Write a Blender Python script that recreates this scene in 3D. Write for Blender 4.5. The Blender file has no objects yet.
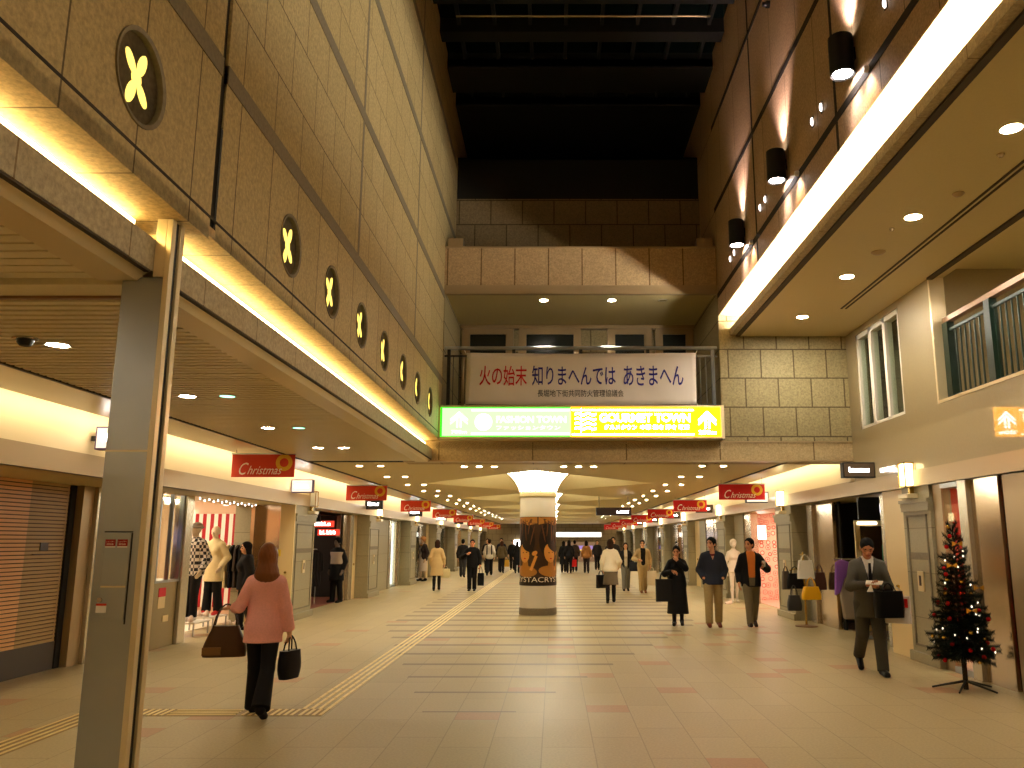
import bpy, math, random
import numpy as np
from mathutils import Vector, Matrix
random.seed(7)
SC = bpy.context.scene
COL = SC.collection
R = math.radians

# ------------------------------------------------------------------ camera, world, exposure
FPX, CXP, HORIZON, EYE = 830.0, 554.0, 541.0, 1.68
cam = bpy.data.cameras.new('camera')
cam.sensor_width = 36.0
cam.lens = 36.0 * FPX / 1024.0
cam.shift_x = -(CXP - 512.0) / 1024.0
cam.clip_start, cam.clip_end = 0.05, 200
camo = bpy.data.objects.new('camera', cam)
COL.objects.link(camo)
camo.location = (0, 0, EYE)
camo.rotation_euler = (R(90) + math.atan2(HORIZON - 384.0, FPX), 0, 0)
SC.camera = camo

world = bpy.data.worlds.new('world')
SC.world = world
world.use_nodes = True
world.node_tree.nodes['Background'].inputs[0].default_value = (1.0, 0.75, 0.45, 1)
world.node_tree.nodes['Background'].inputs[1].default_value = 0.02

SC.view_settings.view_transform = 'Standard'
SC.view_settings.look = 'None'
SC.view_settings.exposure = 0.6
SC.view_settings.gamma = 1.0
SC.view_settings.use_curve_mapping = False
SC.cycles.use_denoising = True
SC.cycles.max_bounces = 8
SC.cycles.diffuse_bounces = 5
SC.cycles.glossy_bounces = 4
SC.cycles.transparent_max_bounces = 12
SC.cycles.sample_clamp_indirect = 3.0
SC.cycles.caustics_reflective = False
SC.cycles.caustics_refractive = False

# light levels, all in one place
L_COVE_LEFT, L_COVE_RIGHT, L_COVE_SHOP = 12.0, 140.0, 14.0
L_DOWN_LEFT, L_DOWN_HALL, L_DOWN_RIGHT = 150.0, 340.0, 360.0
L_CAPITAL, L_SHOP = 15.0, 5.0
W_COVE_L, W_WARM, W_WHITE = (1.0, 0.74, 0.30), (1.0, 0.90, 0.72), (1.0, 0.88, 0.66)

# ------------------------------------------------------------------ materials
def lin(c):
    return tuple(((x / 255.0) / 12.92 if x / 255.0 <= 0.04045 else (((x / 255.0) + 0.055) / 1.055) ** 2.4) for x in c)

def newmat(name):
    m = bpy.data.materials.new(name)
    m.use_nodes = True
    nt = m.node_tree
    return m, nt, nt.nodes['Principled BSDF']

def mat(name, col, rough=0.55, metal=0.0, spec=0.4, emit=None, es=0.0, speck=0.0, sscale=40.0, alpha=None, aniso=None):
    m, nt, b = newmat(name)
    c = lin(col)
    b.inputs['Base Color'].default_value = (*c, 1)
    b.inputs['Roughness'].default_value = rough
    b.inputs['Metallic'].default_value = metal
    b.inputs['Specular IOR Level'].default_value = spec
    if emit:
        b.inputs['Emission Color'].default_value = (*emit, 1)
        b.inputs['Emission Strength'].default_value = es
    if speck > 0:
        g = nt.nodes.new('ShaderNodeNewGeometry')
        n = nt.nodes.new('ShaderNodeTexNoise')
        n.inputs['Scale'].default_value = sscale
        n.inputs['Detail'].default_value = 3
        nt.links.new(g.outputs['Position'], n.inputs['Vector'])
        r = nt.nodes.new('ShaderNodeMapRange')
        r.inputs['From Min'].default_value = 0.3
        r.inputs['From Max'].default_value = 0.7
        r.inputs['To Min'].default_value = 1 - speck
        r.inputs['To Max'].default_value = 1 + speck
        nt.links.new(n.outputs['Fac'], r.inputs['Value'])
        v = nt.nodes.new('ShaderNodeVectorMath')
        v.operation = 'MULTIPLY'
        v.inputs[0].default_value = c
        nt.links.new(r.outputs['Result'], v.inputs[1])
        nt.links.new(v.outputs['Vector'], b.inputs['Base Color'])
    return m

def emis(name, col, s):
    m, nt, b = newmat(name)
    nt.nodes.remove(b)
    e = nt.nodes.new('ShaderNodeEmission')
    e.inputs[0].default_value = (*col, 1)
    e.inputs[1].default_value = s
    nt.links.new(e.outputs[0], nt.nodes['Material Output'].inputs[0])
    return m

def glass(name, tint=(0.9, 0.95, 0.9), rough=0.02, refl=0.12):
    m, nt, b = newmat(name)
    nt.nodes.remove(b)
    t = nt.nodes.new('ShaderNodeBsdfTransparent')
    t.inputs[0].default_value = (*tint, 1)
    g = nt.nodes.new('ShaderNodeBsdfGlossy')
    g.inputs['Roughness'].default_value = rough
    f = nt.nodes.new('ShaderNodeLayerWeight')
    f.inputs[0].default_value = 0.5
    pw = nt.nodes.new('ShaderNodeMath')
    pw.operation = 'POWER'
    nt.links.new(f.outputs['Facing'], pw.inputs[0])
    pw.inputs[1].default_value = 4.0
    ad = nt.nodes.new('ShaderNodeMath')
    ad.operation = 'MULTIPLY_ADD'
    nt.links.new(pw.outputs[0], ad.inputs[0])
    ad.inputs[1].default_value = 0.5
    ad.inputs[2].default_value = 0.04
    mx = nt.nodes.new('ShaderNodeMixShader')
    nt.links.new(ad.outputs[0], mx.inputs[0])
    nt.links.new(t.outputs[0], mx.inputs[1])
    nt.links.new(g.outputs[0], mx.inputs[2])
    nt.links.new(mx.outputs[0], nt.nodes['Material Output'].inputs[0])
    return m

def stone(name, axes, bw, rh, off, c1, c2, joint, ms=0.006, rough=0.6, spec=0.3, org=(0, 0), speck=0.30, sscale=36.0, coat=0.0):
    """granite slabs: joints from a brick texture in world metres along two axes, speckle from noise"""
    m, nt, b = newmat(name)
    L = nt.links.new
    g = nt.nodes.new('ShaderNodeNewGeometry')
    s = nt.nodes.new('ShaderNodeSeparateXYZ')
    L(g.outputs['Position'], s.inputs[0])
    cmb = nt.nodes.new('ShaderNodeCombineXYZ')
    for i in range(2):
        a = nt.nodes.new('ShaderNodeMath')
        a.operation = 'SUBTRACT'
        L(s.outputs[axes[i]], a.inputs[0])
        a.inputs[1].default_value = org[i]
        L(a.outputs[0], cmb.inputs[i])
    br = nt.nodes.new('ShaderNodeTexBrick')
    br.offset = off
    br.squash = 1.0
    L(cmb.outputs[0], br.inputs['Vector'])
    br.inputs['Color1'].default_value = (*lin(c1), 1)
    br.inputs['Color2'].default_value = (*lin(c2), 1)
    br.inputs['Mortar'].default_value = (*lin(joint), 1)
    br.inputs['Scale'].default_value = 1.0
    br.inputs['Mortar Size'].default_value = ms
    br.inputs['Mortar Smooth'].default_value = 0.1
    br.inputs['Bias'].default_value = 0.0
    br.inputs['Brick Width'].default_value = bw
    br.inputs['Row Height'].default_value = rh
    n = nt.nodes.new('ShaderNodeTexNoise')
    n.inputs['Scale'].default_value = sscale
    n.inputs['Detail'].default_value = 4
    n.inputs['Roughness'].default_value = 0.7
    L(g.outputs['Position'], n.inputs['Vector'])
    r = nt.nodes.new('ShaderNodeMapRange')
    r.inputs['From Min'].default_value = 0.3
    r.inputs['From Max'].default_value = 0.7
    r.inputs['To Min'].default_value = 1 - speck
    r.inputs['To Max'].default_value = 1 + speck
    L(n.outputs['Fac'], r.inputs['Value'])
    v = nt.nodes.new('ShaderNodeVectorMath')
    v.operation = 'MULTIPLY'
    L(br.outputs['Color'], v.inputs[0])
    L(r.outputs['Result'], v.inputs[1])
    L(v.outputs['Vector'], b.inputs['Base Color'])
    b.inputs['Roughness'].default_value = rough
    b.inputs['Specular IOR Level'].default_value = spec
    if coat:
        b.inputs['Coat Weight'].default_value = coat
        b.inputs['Coat Roughness'].default_value = 0.03
    return m

def floor_mat():
    """beige slabs with sparse reddish slabs, and darker inlaid cross bands that widen towards the round column"""
    m, nt, b = newmat('floor_granite')
    L = nt.links.new
    def math_(op, a, bb=None, c=None):
        n = nt.nodes.new('ShaderNodeMath')
        n.operation = op
        for i, q in enumerate((a, bb, c)):
            if q is None: continue
            if isinstance(q, (int, float)): n.inputs[i].default_value = q
            else: L(q, n.inputs[i])
        return n.outputs[0]
    def mixc(f, a, c):
        n = nt.nodes.new('ShaderNodeMix')
        n.data_type = 'RGBA'
        L(f, n.inputs[0]) if not isinstance(f, (int, float)) else None
        for q, sk in ((a, n.inputs[6]), (c, n.inputs[7])):
            if isinstance(q, tuple): sk.default_value = (*lin(q), 1)
            else: L(q, sk)
        return n.outputs[2]
    g = nt.nodes.new('ShaderNodeNewGeometry')
    s = nt.nodes.new('ShaderNodeSeparateXYZ')
    L(g.outputs['Position'], s.inputs[0])
    x, y = s.outputs[0], s.outputs[1]
    xs = math_('DIVIDE', math_('ADD', x, 0.10 + 43.0), 0.43)
    ix = math_('FLOOR', xs)
    fx = math_('FRACT', xs)
    # each column of slabs is shifted by its own amount
    wn = nt.nodes.new('ShaderNodeTexWhiteNoise')
    wn.noise_dimensions = '1D'
    L(ix, wn.inputs['W'])
    ys = math_('ADD', math_('DIVIDE', math_('ADD', y, 42.8 - 8.75), 1.07), math_('MULTIPLY', math_('FLOOR', math_('MULTIPLY', wn.outputs['Value'], 3.0)), 0.333))
    iy = math_('FLOOR', ys)
    fy = math_('FRACT', ys)
    jx = math_('LESS_THAN', math_('MINIMUM', fx, math_('SUBTRACT', 1.0, fx)), 0.011)
    jy = math_('LESS_THAN', math_('MINIMUM', fy, math_('SUBTRACT', 1.0, fy)), 0.006)
    c2 = nt.nodes.new('ShaderNodeCombineXYZ')
    L(ix, c2.inputs[0]); L(iy, c2.inputs[1])
    wn2 = nt.nodes.new('ShaderNodeTexWhiteNoise')
    wn2.noise_dimensions = '2D'
    L(c2.outputs[0], wn2.inputs['Vector'])
    rnd = wn2.outputs['Value']
    base = mixc(rnd, (174, 157, 115), (182, 165, 122))
    red = math_('MULTIPLY', math_('GREATER_THAN', rnd, 0.86), math_('LESS_THAN', fy, 0.34))
    base = mixc(red, base, (178, 138, 98))
    # inlaid bands across the middle
    yy = math_('SUBTRACT', y, 8.75)
    ph = math_('FRACT', math_('DIVIDE', math_('ADD', yy, 42.8), 1.07))
    wd = nt.nodes.new('ShaderNodeMapRange')
    L(y, wd.inputs['Value'])
    wd.inputs['From Min'].default_value = 8.5
    wd.inputs['From Max'].default_value = 20.0
    wd.inputs['To Min'].default_value = 0.045
    wd.inputs['To Max'].default_value = 0.36
    band = math_('LESS_THAN', ph, wd.outputs['Result'])
    row = math_('FLOOR', math_('DIVIDE', yy, 1.07))
    left = math_('SUBTRACT', -1.32, math_('MULTIPLY', row, 0.26))
    right = math_('ADD', -0.38, math_('MULTIPLY', row, 0.40))
    left = math_('MAXIMUM', left, -3.4)
    right = math_('MINIMUM', right, 3.0)
    ins = math_('MULTIPLY', math_('GREATER_THAN', x, left), math_('LESS_THAN', x, right))
    ins = math_('MULTIPLY', ins, math_('GREATER_THAN', yy, -0.05))
    band = math_('MULTIPLY', band, ins)
    base = mixc(band, base, (124, 108, 78))
    jt = math_('MULTIPLY', math_('MAXIMUM', jx, jy), 0.5)
    base = mixc(jt, base, (118, 100, 70))
    n = nt.nodes.new('ShaderNodeTexNoise')
    n.inputs['Scale'].default_value = 45
    n.inputs['Detail'].default_value = 4
    L(g.outputs['Position'], n.inputs['Vector'])
    r = nt.nodes.new('ShaderNodeMapRange')
    r.inputs['From Min'].default_value = 0.3
    r.inputs['From Max'].default_value = 0.7
    r.inputs['To Min'].default_value = 0.88
    r.inputs['To Max'].default_value = 1.1
    L(n.outputs['Fac'], r.inputs['Value'])
    v = nt.nodes.new('ShaderNodeVectorMath')
    v.operation = 'MULTIPLY'
    L(base, v.inputs[0]); L(r.outputs['Result'], v.inputs[1])
    L(v.outputs['Vector'], b.inputs['Base Color'])
    b.inputs['Roughness'].default_value = 0.42
    b.inputs['Specular IOR Level'].default_value = 0.35
    return m

G1, G2, GJ = (180, 160, 112), (188, 168, 120), (96, 80, 48)
M = dict(
    floor=floor_mat(),
    gran_left=stone('granite_left_upper', (1, 2), 0.6, 0.523, 0.5, G1, G2, GJ, 0.006, org=(4.55, 4.46)),
    gran_low=stone('granite_left_lower', (1, 2), 0.6, 0.96, 0.0, G1, G2, GJ, 0.007, org=(3.05, 3.51)),
    gran_right=stone('granite_right', (1, 2), 1.15, 1.62, 0.5, (178, 150, 120), (186, 158, 126), GJ, 0.008, org=(4.55, 6.0)),
    gran_soffit=stone('granite_soffit', (1, 0), 0.6, 3.0, 0.0, (196, 168, 118), (200, 172, 122), (120, 96, 56), 0.006, org=(3.05, -4)),
    gran_lip=stone('granite_lip', (1, 0), 0.9, 3.0, 0.0, (164, 150, 118), (168, 154, 122), (120, 100, 66), 0.006, org=(3.05, -4)),
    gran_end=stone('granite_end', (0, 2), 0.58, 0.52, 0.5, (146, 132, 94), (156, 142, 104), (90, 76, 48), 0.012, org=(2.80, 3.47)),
    gran_beam=stone('granite_beam', (0, 2), 1.63, 5.0, 0.0, (166, 144, 104), (172, 150, 110), (104, 84, 52), 0.012, org=(-0.37, 0)),
    gran_par=stone('granite_parapet', (0, 2), 0.61, 5.0, 0.0, (178, 150, 110), (184, 156, 114), (116, 90, 56), 0.012, org=(2.95, 0)),
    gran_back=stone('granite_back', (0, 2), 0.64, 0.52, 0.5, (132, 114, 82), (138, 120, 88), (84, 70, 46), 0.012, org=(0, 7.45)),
    gran_band=mat('granite_band', (124, 114, 92), 0.6, speck=0.15),
    gran_pil=stone('granite_pilaster', (1, 2), 9.0, 0.62, 0.0, (154, 144, 114), (160, 150, 120), (118, 104, 76), 0.005, rough=0.45, speck=0.12),
    dark_joint=mat('dark_joint', (38, 30, 20), 0.8),
    polished=stone('polished_wall', (1, 2), 30, 30, 0.0, (156, 138, 100), (158, 140, 102), (140, 122, 90), 0.004, rough=0.5, spec=0.5, speck=0.05, coat=1.0),
    ceil=mat('ceiling_paint', (206, 189, 138), 0.5, speck=0.02),
    ceil_gloss=mat('ceiling_gloss', (208, 186, 138), 0.25, spec=0.5),
    slat=mat('slat_metal', (236, 222, 182), 0.35, spec=0.5, speck=0.03),
    slat_dark=mat('slat_gap', (20, 16, 10), 0.8),
    shutter_gap_shade=mat('shutter_gap_shade', (84, 60, 36), 0.7),  # shade of the rib recesses put into a darker colour
    trim_metal=mat('trim_metal', (226, 208, 166), 0.30, metal=0.3),
    groove=mat('groove', (60, 48, 30), 0.7),
    steel=mat('brushed_steel', (172, 176, 178), 0.34, metal=0.85, speck=0.04, sscale=4),
    steel_light=mat('light_steel', (206, 196, 176), 0.26, metal=0.75),
    steel_panel=mat('mirror_steel', (190, 168, 140), 0.16, metal=0.95),
    dark=mat('dark_void', (16, 14, 12), 0.7),
    roof_dark=mat('roof_dark', (24, 25, 21), 0.7),
    roof_glass=mat('roof_glass', (8, 20, 17), 0.12, spec=0.35),
    cream=mat('cream_panel', (222, 196, 142), 0.4),
    header=mat('header_paint', (226, 206, 164), 0.5),
    header_trim=mat('header_trim', (170, 146, 108), 0.35, metal=0.4),
    black=mat('black_plastic', (14, 13, 12), 0.45),
    black_metal=mat('black_metal', (22, 22, 20), 0.35, spec=0.5),
    green_metal=mat('green_metal', (14, 38, 27), 0.4),
    copper=mat('copper_rail', (140, 104, 76), 0.35, metal=0.3),
    glass=glass('clear_glass'),
    dglass=mat('dark_glass', (26, 30, 22), 0.3, spec=0.25),
    banner=mat('banner_cloth', (250, 242, 236), 0.8),
    red_txt=mat('red_ink', (206, 14, 34), 0.6),
    blue_txt=mat('navy_ink', (34, 32, 140), 0.6),
    black_txt=mat('black_ink', (20, 18, 18), 0.6),
    xmas_red=mat('banner_red', (196, 12, 18), 0.6, emit=lin((196, 12, 18)), es=0.0),
    xmas_orange=mat('banner_red_orange_lit', (206, 56, 26), 0.6),  # banner red with orange light mixed into it; the post sticker band borrows it
    xmas_gold=mat('wreath_gold', (222, 168, 36), 0.5),
    xmas_txt=mat('banner_white', (240, 226, 206), 0.6),
    brass=mat('brass', (206, 170, 84), 0.25, metal=0.85),
    bar=mat('guide_bar_metal', (244, 222, 156), 0.42, metal=0.4),
    tact=mat('tactile_tile', (150, 124, 72), 0.5, speck=0.1),
    poster_bg=mat('poster_brown', (64, 38, 16), 0.35),
    poster_hair=mat('poster_hair', (26, 14, 8), 0.35),
    poster_gold=mat('poster_gold', (176, 118, 44), 0.35),
    poster_skin=mat('poster_skin', (226, 160, 76), 0.35),
    white_paint=mat('white_paint', (226, 219, 203), 0.4),
    white=mat('white', (236, 230, 218), 0.5),
    rib=mat('rib_bronze', (120, 100, 64), 0.4, metal=0.4),
    e_green=emis('sign_green', (0.34, 1.0, 0.25), 1.7),
    e_green_edge=emis('sign_green_edge', (0.04, 1.0, 0.01), 1.2),
    e_green_white=emis('sign_green_white', (0.9, 1.0, 0.85), 1.6),
    e_yellow=emis('sign_yellow', (1.0, 0.34, 0.002), 6.0),
    e_white=emis('sign_white', (1.0, 0.95, 0.92), 10.0),
    e_cove_l=emis('cove_lamp_left', W_COVE_L, L_COVE_LEFT),
    e_cove_r=emis('cove_lamp_right', (1.0, 0.92, 0.77), L_COVE_RIGHT),
    e_cove_s=emis('cove_lamp_shop', (1.0, 0.86, 0.58), L_COVE_SHOP),
    e_down_l=emis('downlight_left', W_WARM, L_DOWN_LEFT),
    e_down_h=emis('downlight_hall', W_WARM, L_DOWN_HALL),
    e_down_r=emis('downlight_right', (1.0, 0.90, 0.72), L_DOWN_RIGHT),
    e_down_green=emis('downlight_green', (0.35, 1.0, 0.62), 2.2),
    e_cap=emis('capital_lamp', (1.0, 0.93, 0.74), L_CAPITAL),
    e_vault_fill=emis('vault_fill', (1.0, 0.88, 0.60), 12.0),  # added glow for the vaults, not a fitting of the capital
    e_cut=emis('cutout_lamp', (1.0, 0.70, 0.12), 1.5),
    e_shop=emis('shop_lamp', (1.0, 0.84, 0.6), L_SHOP),
    e_shop_w=emis('shop_lamp_white', (1.0, 0.93, 0.82), 5.0),
    e_white_panel=emis('lit_white_panel', (1.0, 0.95, 0.85), 2.2),
    e_sconce=emis('sconce_lamp', (1.0, 0.80, 0.40), 5.0),
    e_spot=emis('spot_lamp', (1.0, 0.86, 0.80), 40.0),
    e_mark=emis('marker_lamp', (1.0, 0.86, 0.80), 6.0),
    e_red=emis('red_display', (1.0, 0.05, 0.02), 0.9),
    e_blue=emis('blue_display', (0.1, 0.25, 1.0), 2.0),
    e_violet=emis('violet_display', (0.55, 0.45, 1.0), 1.6),
)

# ------------------------------------------------------------------ mesh builder
class MB:
    def __init__(s):
        s.v, s.f, s.m = [], [], []
    def add(s, vs, fs, m=0):
        o = len(s.v)
        s.v += [tuple(map(float, p)) for p in vs]
        s.f += [tuple(i + o for i in q) for q in fs]
        s.m += [m] * len(fs)
        return s
    def box(s, x0, x1, y0, y1, z0, z1, m=0):
        return s.add([(x0, y0, z0), (x1, y0, z0), (x1, y1, z0), (x0, y1, z0), (x0, y0, z1), (x1, y0, z1), (x1, y1, z1), (x0, y1, z1)],
                     [(0, 3, 2, 1), (4, 5, 6, 7), (0, 1, 5, 4), (1, 2, 6, 5), (2, 3, 7, 6), (3, 0, 4, 7)], m)
    def quad(s, a, b, c, d, m=0):
        return s.add([a, b, c, d], [(0, 1, 2, 3)], m)
    def lathe(s, prof, c=(0, 0, 0), n=20, m=0, a0=0.0, a1=2 * math.pi, axis='z', cap=True):
        full = abs(a1 - a0 - 2 * math.pi) < 1e-6
        k = n if full else n + 1
        vs = []
        for r, z in prof:
            for i in range(k):
                a = a0 + (a1 - a0) * i / n
                p = (r * math.cos(a), r * math.sin(a), z)
                if axis == 'x': p = (p[2], p[0], p[1])
                if axis == 'y': p = (p[0], p[2], p[1])
                vs.append((c[0] + p[0], c[1] + p[1], c[2] + p[2]))
        fs = []
        for j in range(len(prof) - 1):
            for i in range(n):
                i2 = (i + 1) % k
                fs.append((j * k + i, j * k + i2, (j + 1) * k + i2, (j + 1) * k + i))
        if full and cap:
            if prof[0][0] > 1e-6: fs.append(tuple(range(k))[::-1])
            if prof[-1][0] > 1e-6: fs.append(tuple((len(prof) - 1) * k + i for i in range(k)))
        return s.add(vs, fs, m)
    def tube(s, pts, r, n=8, m=0):
        pts = [Vector(p) for p in pts]
        rs = r if isinstance(r, (list, tuple)) else [r] * len(pts)
        vs = []
        up0 = None
        for i, p in enumerate(pts):
            d = (pts[min(i + 1, len(pts) - 1)] - pts[max(i - 1, 0)]).normalized()
            u = up0 if up0 is not None else (Vector((0, 0, 1)) if abs(d.z) < 0.9 else Vector((1, 0, 0)))
            a = d.cross(u)
            if a.length < 1e-4: a = d.cross(Vector((0.3, 1, 0.2)))
            a.normalize()
            b = a.cross(d).normalized()
            up0 = b
            for k in range(n):
                t = 2 * math.pi * k / n
                vs.append(p + (a * math.cos(t) + b * math.sin(t)) * rs[i])
        fs = []
        for i in range(len(pts) - 1):
            for k in range(n):
                k2 = (k + 1) % n
                fs.append((i * n + k, i * n + k2, (i + 1) * n + k2, (i + 1) * n + k))
        fs.append(tuple(range(n))[::-1])
        fs.append(tuple((len(pts) - 1) * n + k for k in range(n)))
        return s.add(vs, fs, m)
    def ell(s, c, r, n=12, k=8, m=0):
        prof = [(math.sin(math.pi * j / k), -math.cos(math.pi * j / k)) for j in range(k + 1)]
        t = MB().lathe(prof, (0, 0, 0), n)
        return s.add([(c[0] + p[0] * r[0], c[1] + p[1] * r[1], c[2] + p[2] * r[2]) for p in t.v], t.f, m)
    def prism(s, poly, o, u, w, d, m=0):
        """polygon in the plane o + a*u + b*w, extruded along the vector d"""
        o, u, w, d = map(Vector, (o, u, w, d))
        n = len(poly)
        vs = [o + u * a + w * b for a, b in poly] + [o + u * a + w * b + d for a, b in poly]
        fs = [tuple(range(n))[::-1], tuple(range(n, 2 * n))] + [(i, (i + 1) % n, n + (i + 1) % n, n + i) for i in range(n)]
        return s.add(vs, fs, m)
    def text(s, body, o, u, w, W, H, m=0, off=0.0, shear=0.0, depth=0.0):
        """lettering fitted to W x H metres with its lower left corner at o"""
        c = bpy.data.curves.new('t', 'FONT')
        c.body = body
        c.offset = off
        c.shear = shear
        c.resolution_u = 3
        ob = bpy.data.objects.new('t', c)
        COL.objects.link(ob)
        dg = bpy.context.evaluated_depsgraph_get()
        dg.update()
        me = bpy.data.meshes.new_from_object(ob.evaluated_get(dg))
        co = [tuple(v.co) for v in me.vertices]
        fs = [tuple(p.vertices) for p in me.polygons]
        bpy.data.objects.remove(ob)
        bpy.data.meshes.remove(me)
        bpy.data.curves.remove(c)
        if not co: return s
        x0, x1 = min(p[0] for p in co), max(p[0] for p in co)
        y0, y1 = min(p[1] for p in co), max(p[1] for p in co)
        o, u, w = Vector(o), Vector(u), Vector(w)
        return s.add([o + u * ((p[0] - x0) / (x1 - x0) * W) + w * ((p[1] - y0) / (y1 - y0) * H) for p in co], fs, m)
    def build(s, name, mats, parent=None, smooth=35, bev=0.0, origin=None):
        if not isinstance(mats, (list, tuple)): mats = [mats]
        vs = s.v
        loc = (0, 0, 0)
        if parent is None and origin is None:
            a = np.array(vs)
            lo, hi = a.min(0), a.max(0)
            loc = ((lo[0] + hi[0]) / 2, (lo[1] + hi[1]) / 2, lo[2])
        elif origin is not None:
            loc = origin
        if loc != (0, 0, 0):
            vs = [(p[0] - loc[0], p[1] - loc[1], p[2] - loc[2]) for p in vs]
        me = bpy.data.meshes.new(name)
        me.from_pydata(vs, [], s.f)
        me.validate()
        for q in mats: me.materials.append(M[q] if isinstance(q, str) else q)
        if len(me.polygons) == len(s.m): me.polygons.foreach_set('material_index', s.m)
        if smooth:
            me.polygons.foreach_set('use_smooth', [True] * len(me.polygons))
            try: me.set_sharp_from_angle(angle=R(smooth))
            except Exception: pass
        me.update()
        o = bpy.data.objects.new(name, me)
        o.location = loc
        COL.objects.link(o)
        if parent: o.parent = parent
        if bev:
            b = o.modifiers.new('bevel', 'BEVEL')
            b.width = bev
            b.segments = 2
            b.limit_method = 'ANGLE'
        return o

def tag(o, label, cat, group=None, kind=None):
    o['label'] = label
    o['category'] = cat
    if group: o['group'] = group
    if kind: o['kind'] = kind
    return o

def struct(name, mb, mats, label=None, parent=None, **k):
    o = mb.build(name, mats, parent, **k)
    if parent is None:
        o['kind'] = 'structure'
        if label: o['label'] = label
        o['category'] = name.split('_')[0]
    return o

def thing(name, label, cat, loc=(0, 0, 0), rz=0.0, group=None):
    o = bpy.data.objects.new(name, None)
    o.empty_display_size = 0.1
    COL.objects.link(o)
    o.location = loc
    o.rotation_euler = (0, 0, rz)
    return tag(o, label, cat, group)

def dup(root, loc=None, rz=None, label=None, group=None):
    r = root.copy()
    COL.objects.link(r)
    if loc is not None: r.location = loc
    if rz is not None: r.rotation_euler = (0, 0, rz)
    if label: r['label'] = label
    if group: r['group'] = group
    for ch in list(root.children):
        c = ch.copy()
        COL.objects.link(c)
        c.parent = r
        for g in ch.children:
            d = g.copy()
            COL.objects.link(d)
            d.parent = c
    return r

B = lambda *a: MB().box(*a)
X3, Y3, Z3 = (1, 0, 0), (0, 1, 0), (0, 0, 1)
# ------------------------------------------------------------------ the setting
XL, XR, ZL, ZR, YE = -1.98, 2.95, 3.40, 5.65, 14.4
YN, YF = -3.0, 70.0
ZC = 3.05
XSL, XSR = -6.3, 5.5          # shopfront planes
XHL, XHR = -5.6, 5.2          # header planes
MED_Y = [3.64, 5.94, 7.12, 8.28, 9.45, 10.67, 11.83, 13.07]
MED_Z, MED_R = 3.86, 0.22

struct('floor', MB().box(-10.5, 10.0, YN, YF, -0.15, 0.0), 'floor', 'speckled beige granite slab floor of the arcade with reddish slabs')

# --- left wall: lower course with round holes, upper courses, bands, soffit, cove
def holed_course(mb, y0, y1, z0, z1, ys, zc, r, x, n=32):
    cur = y0
    for yc in ys:
        a, b = yc - 0.29, yc + 0.29
        if a > cur: mb.quad((x, cur, z0), (x, a, z0), (x, a, z1), (x, cur, z1))
        ring, rect = [], []
        for k in range(n):
            t = 2 * math.pi * k / n
            cy, cz = math.cos(t), math.sin(t)
            ring.append((x, yc + r * cy, zc + r * cz))
            hy = (b - yc) / abs(cy) if abs(cy) > 1e-6 else 1e9
            hz = ((z1 - zc) if cz > 0 else (zc - z0)) / abs(cz) if abs(cz) > 1e-6 else 1e9
            h = min(hy, hz)
            rect.append([x, yc + h * cy, zc + h * cz])
        for ty, tz in ((b, z1), (a, z1), (a, z0), (b, z0)):      # snap the nearest point to each corner
            k = min(range(n), key=lambda i: (rect[i][1] - ty) ** 2 + (rect[i][2] - tz) ** 2)
            rect[k] = [x, ty, tz]
        o = len(mb.v)
        mb.add(ring + rect, [(k, n + k, n + (k + 1) % n, (k + 1) % n) for k in range(n)])
        cur = b
    mb.quad((x, cur, z0), (x, y1, z0), (x, y1, z1), (x, cur, z1))

wl = MB()
holed_course(wl, YN, 4.52, ZL - 0.02, 4.40, [y for y in MED_Y if y < 4.5], MED_Z, MED_R, XL)
holed_course(wl, 4.60, YE, ZL, 4.40, [y for y in MED_Y if y > 4.6], MED_Z, MED_R, XL)
wl.quad((XL, YE, ZL), (XL - 0.24, YE, ZL), (XL - 0.24, YE, 4.46), (XL, YE, 4.46))
struct('wall_left_lower', wl, 'gran_low', 'speckled granite course with round holes along the left of the hall', smooth=0)
wu = MB()
wu.box(XL - 0.25, XL, YN, 4.52, 4.40, 11.0).box(XL - 0.25, XL, 4.60, YE + 4, 4.40, 11.0)
struct('wall_left', wu, 'gran_left', 'tall speckled granite slab wall on the left of the hall', smooth=0)
jo = B(XL - 0.20, XL - 0.02, 4.50, 4.62, ZL + 0.05, 11.0)
jo.box(XL - 0.01, XL + 0.003, YN, YE, 3.505, 3.52)
struct('trim_1', jo, 'dark_joint', 'dark vertical expansion joints in the left wall', smooth=0)
bd = MB()
for z in (4.40, 5.98, 7.56, 9.14):
    bd.box(XL - 0.02, XL + 0.008, YN, 4.52, z, z + 0.12).box(XL - 0.02, XL + 0.008, 4.60, YE + 4, z, z + 0.12)
for y in (8.0, 11.45):
    bd.box(XL - 0.01, XL + 0.003, y - 0.035, y + 0.035, 4.53, 11.0)
struct('trim_2', bd, 'gran_band', 'grey granite string bands across the left wall', smooth=0)
struct('ceiling_left_cove', B(-2.60, XL, YN, 4.45, ZL - 0.02, ZL + 0.06).box(-2.60, XL, 4.45, YE, ZL, ZL + 0.06), 'gran_soffit', 'granite soffit above the left light cove', smooth=0)
struct('trim_3', B(-2.20, -2.12, YN, YE, 3.08, 3.255).box(-2.66, -2.60, YN, YE, 3.08, ZL + 0.06)
       .box(-2.60, -2.2, YN, YE, 3.08, 3.10), 'gran_lip', 'granite fascia below the left light cove', smooth=0)
struct('trim_4', B(-2.16, -2.125, YN, 4.18, 3.07, 3.082).box(-2.16, -2.125, 4.48, YE, 3.07, 3.082), 'groove', 'shadow groove below the left fascia', smooth=0)
tm = MB()
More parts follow.
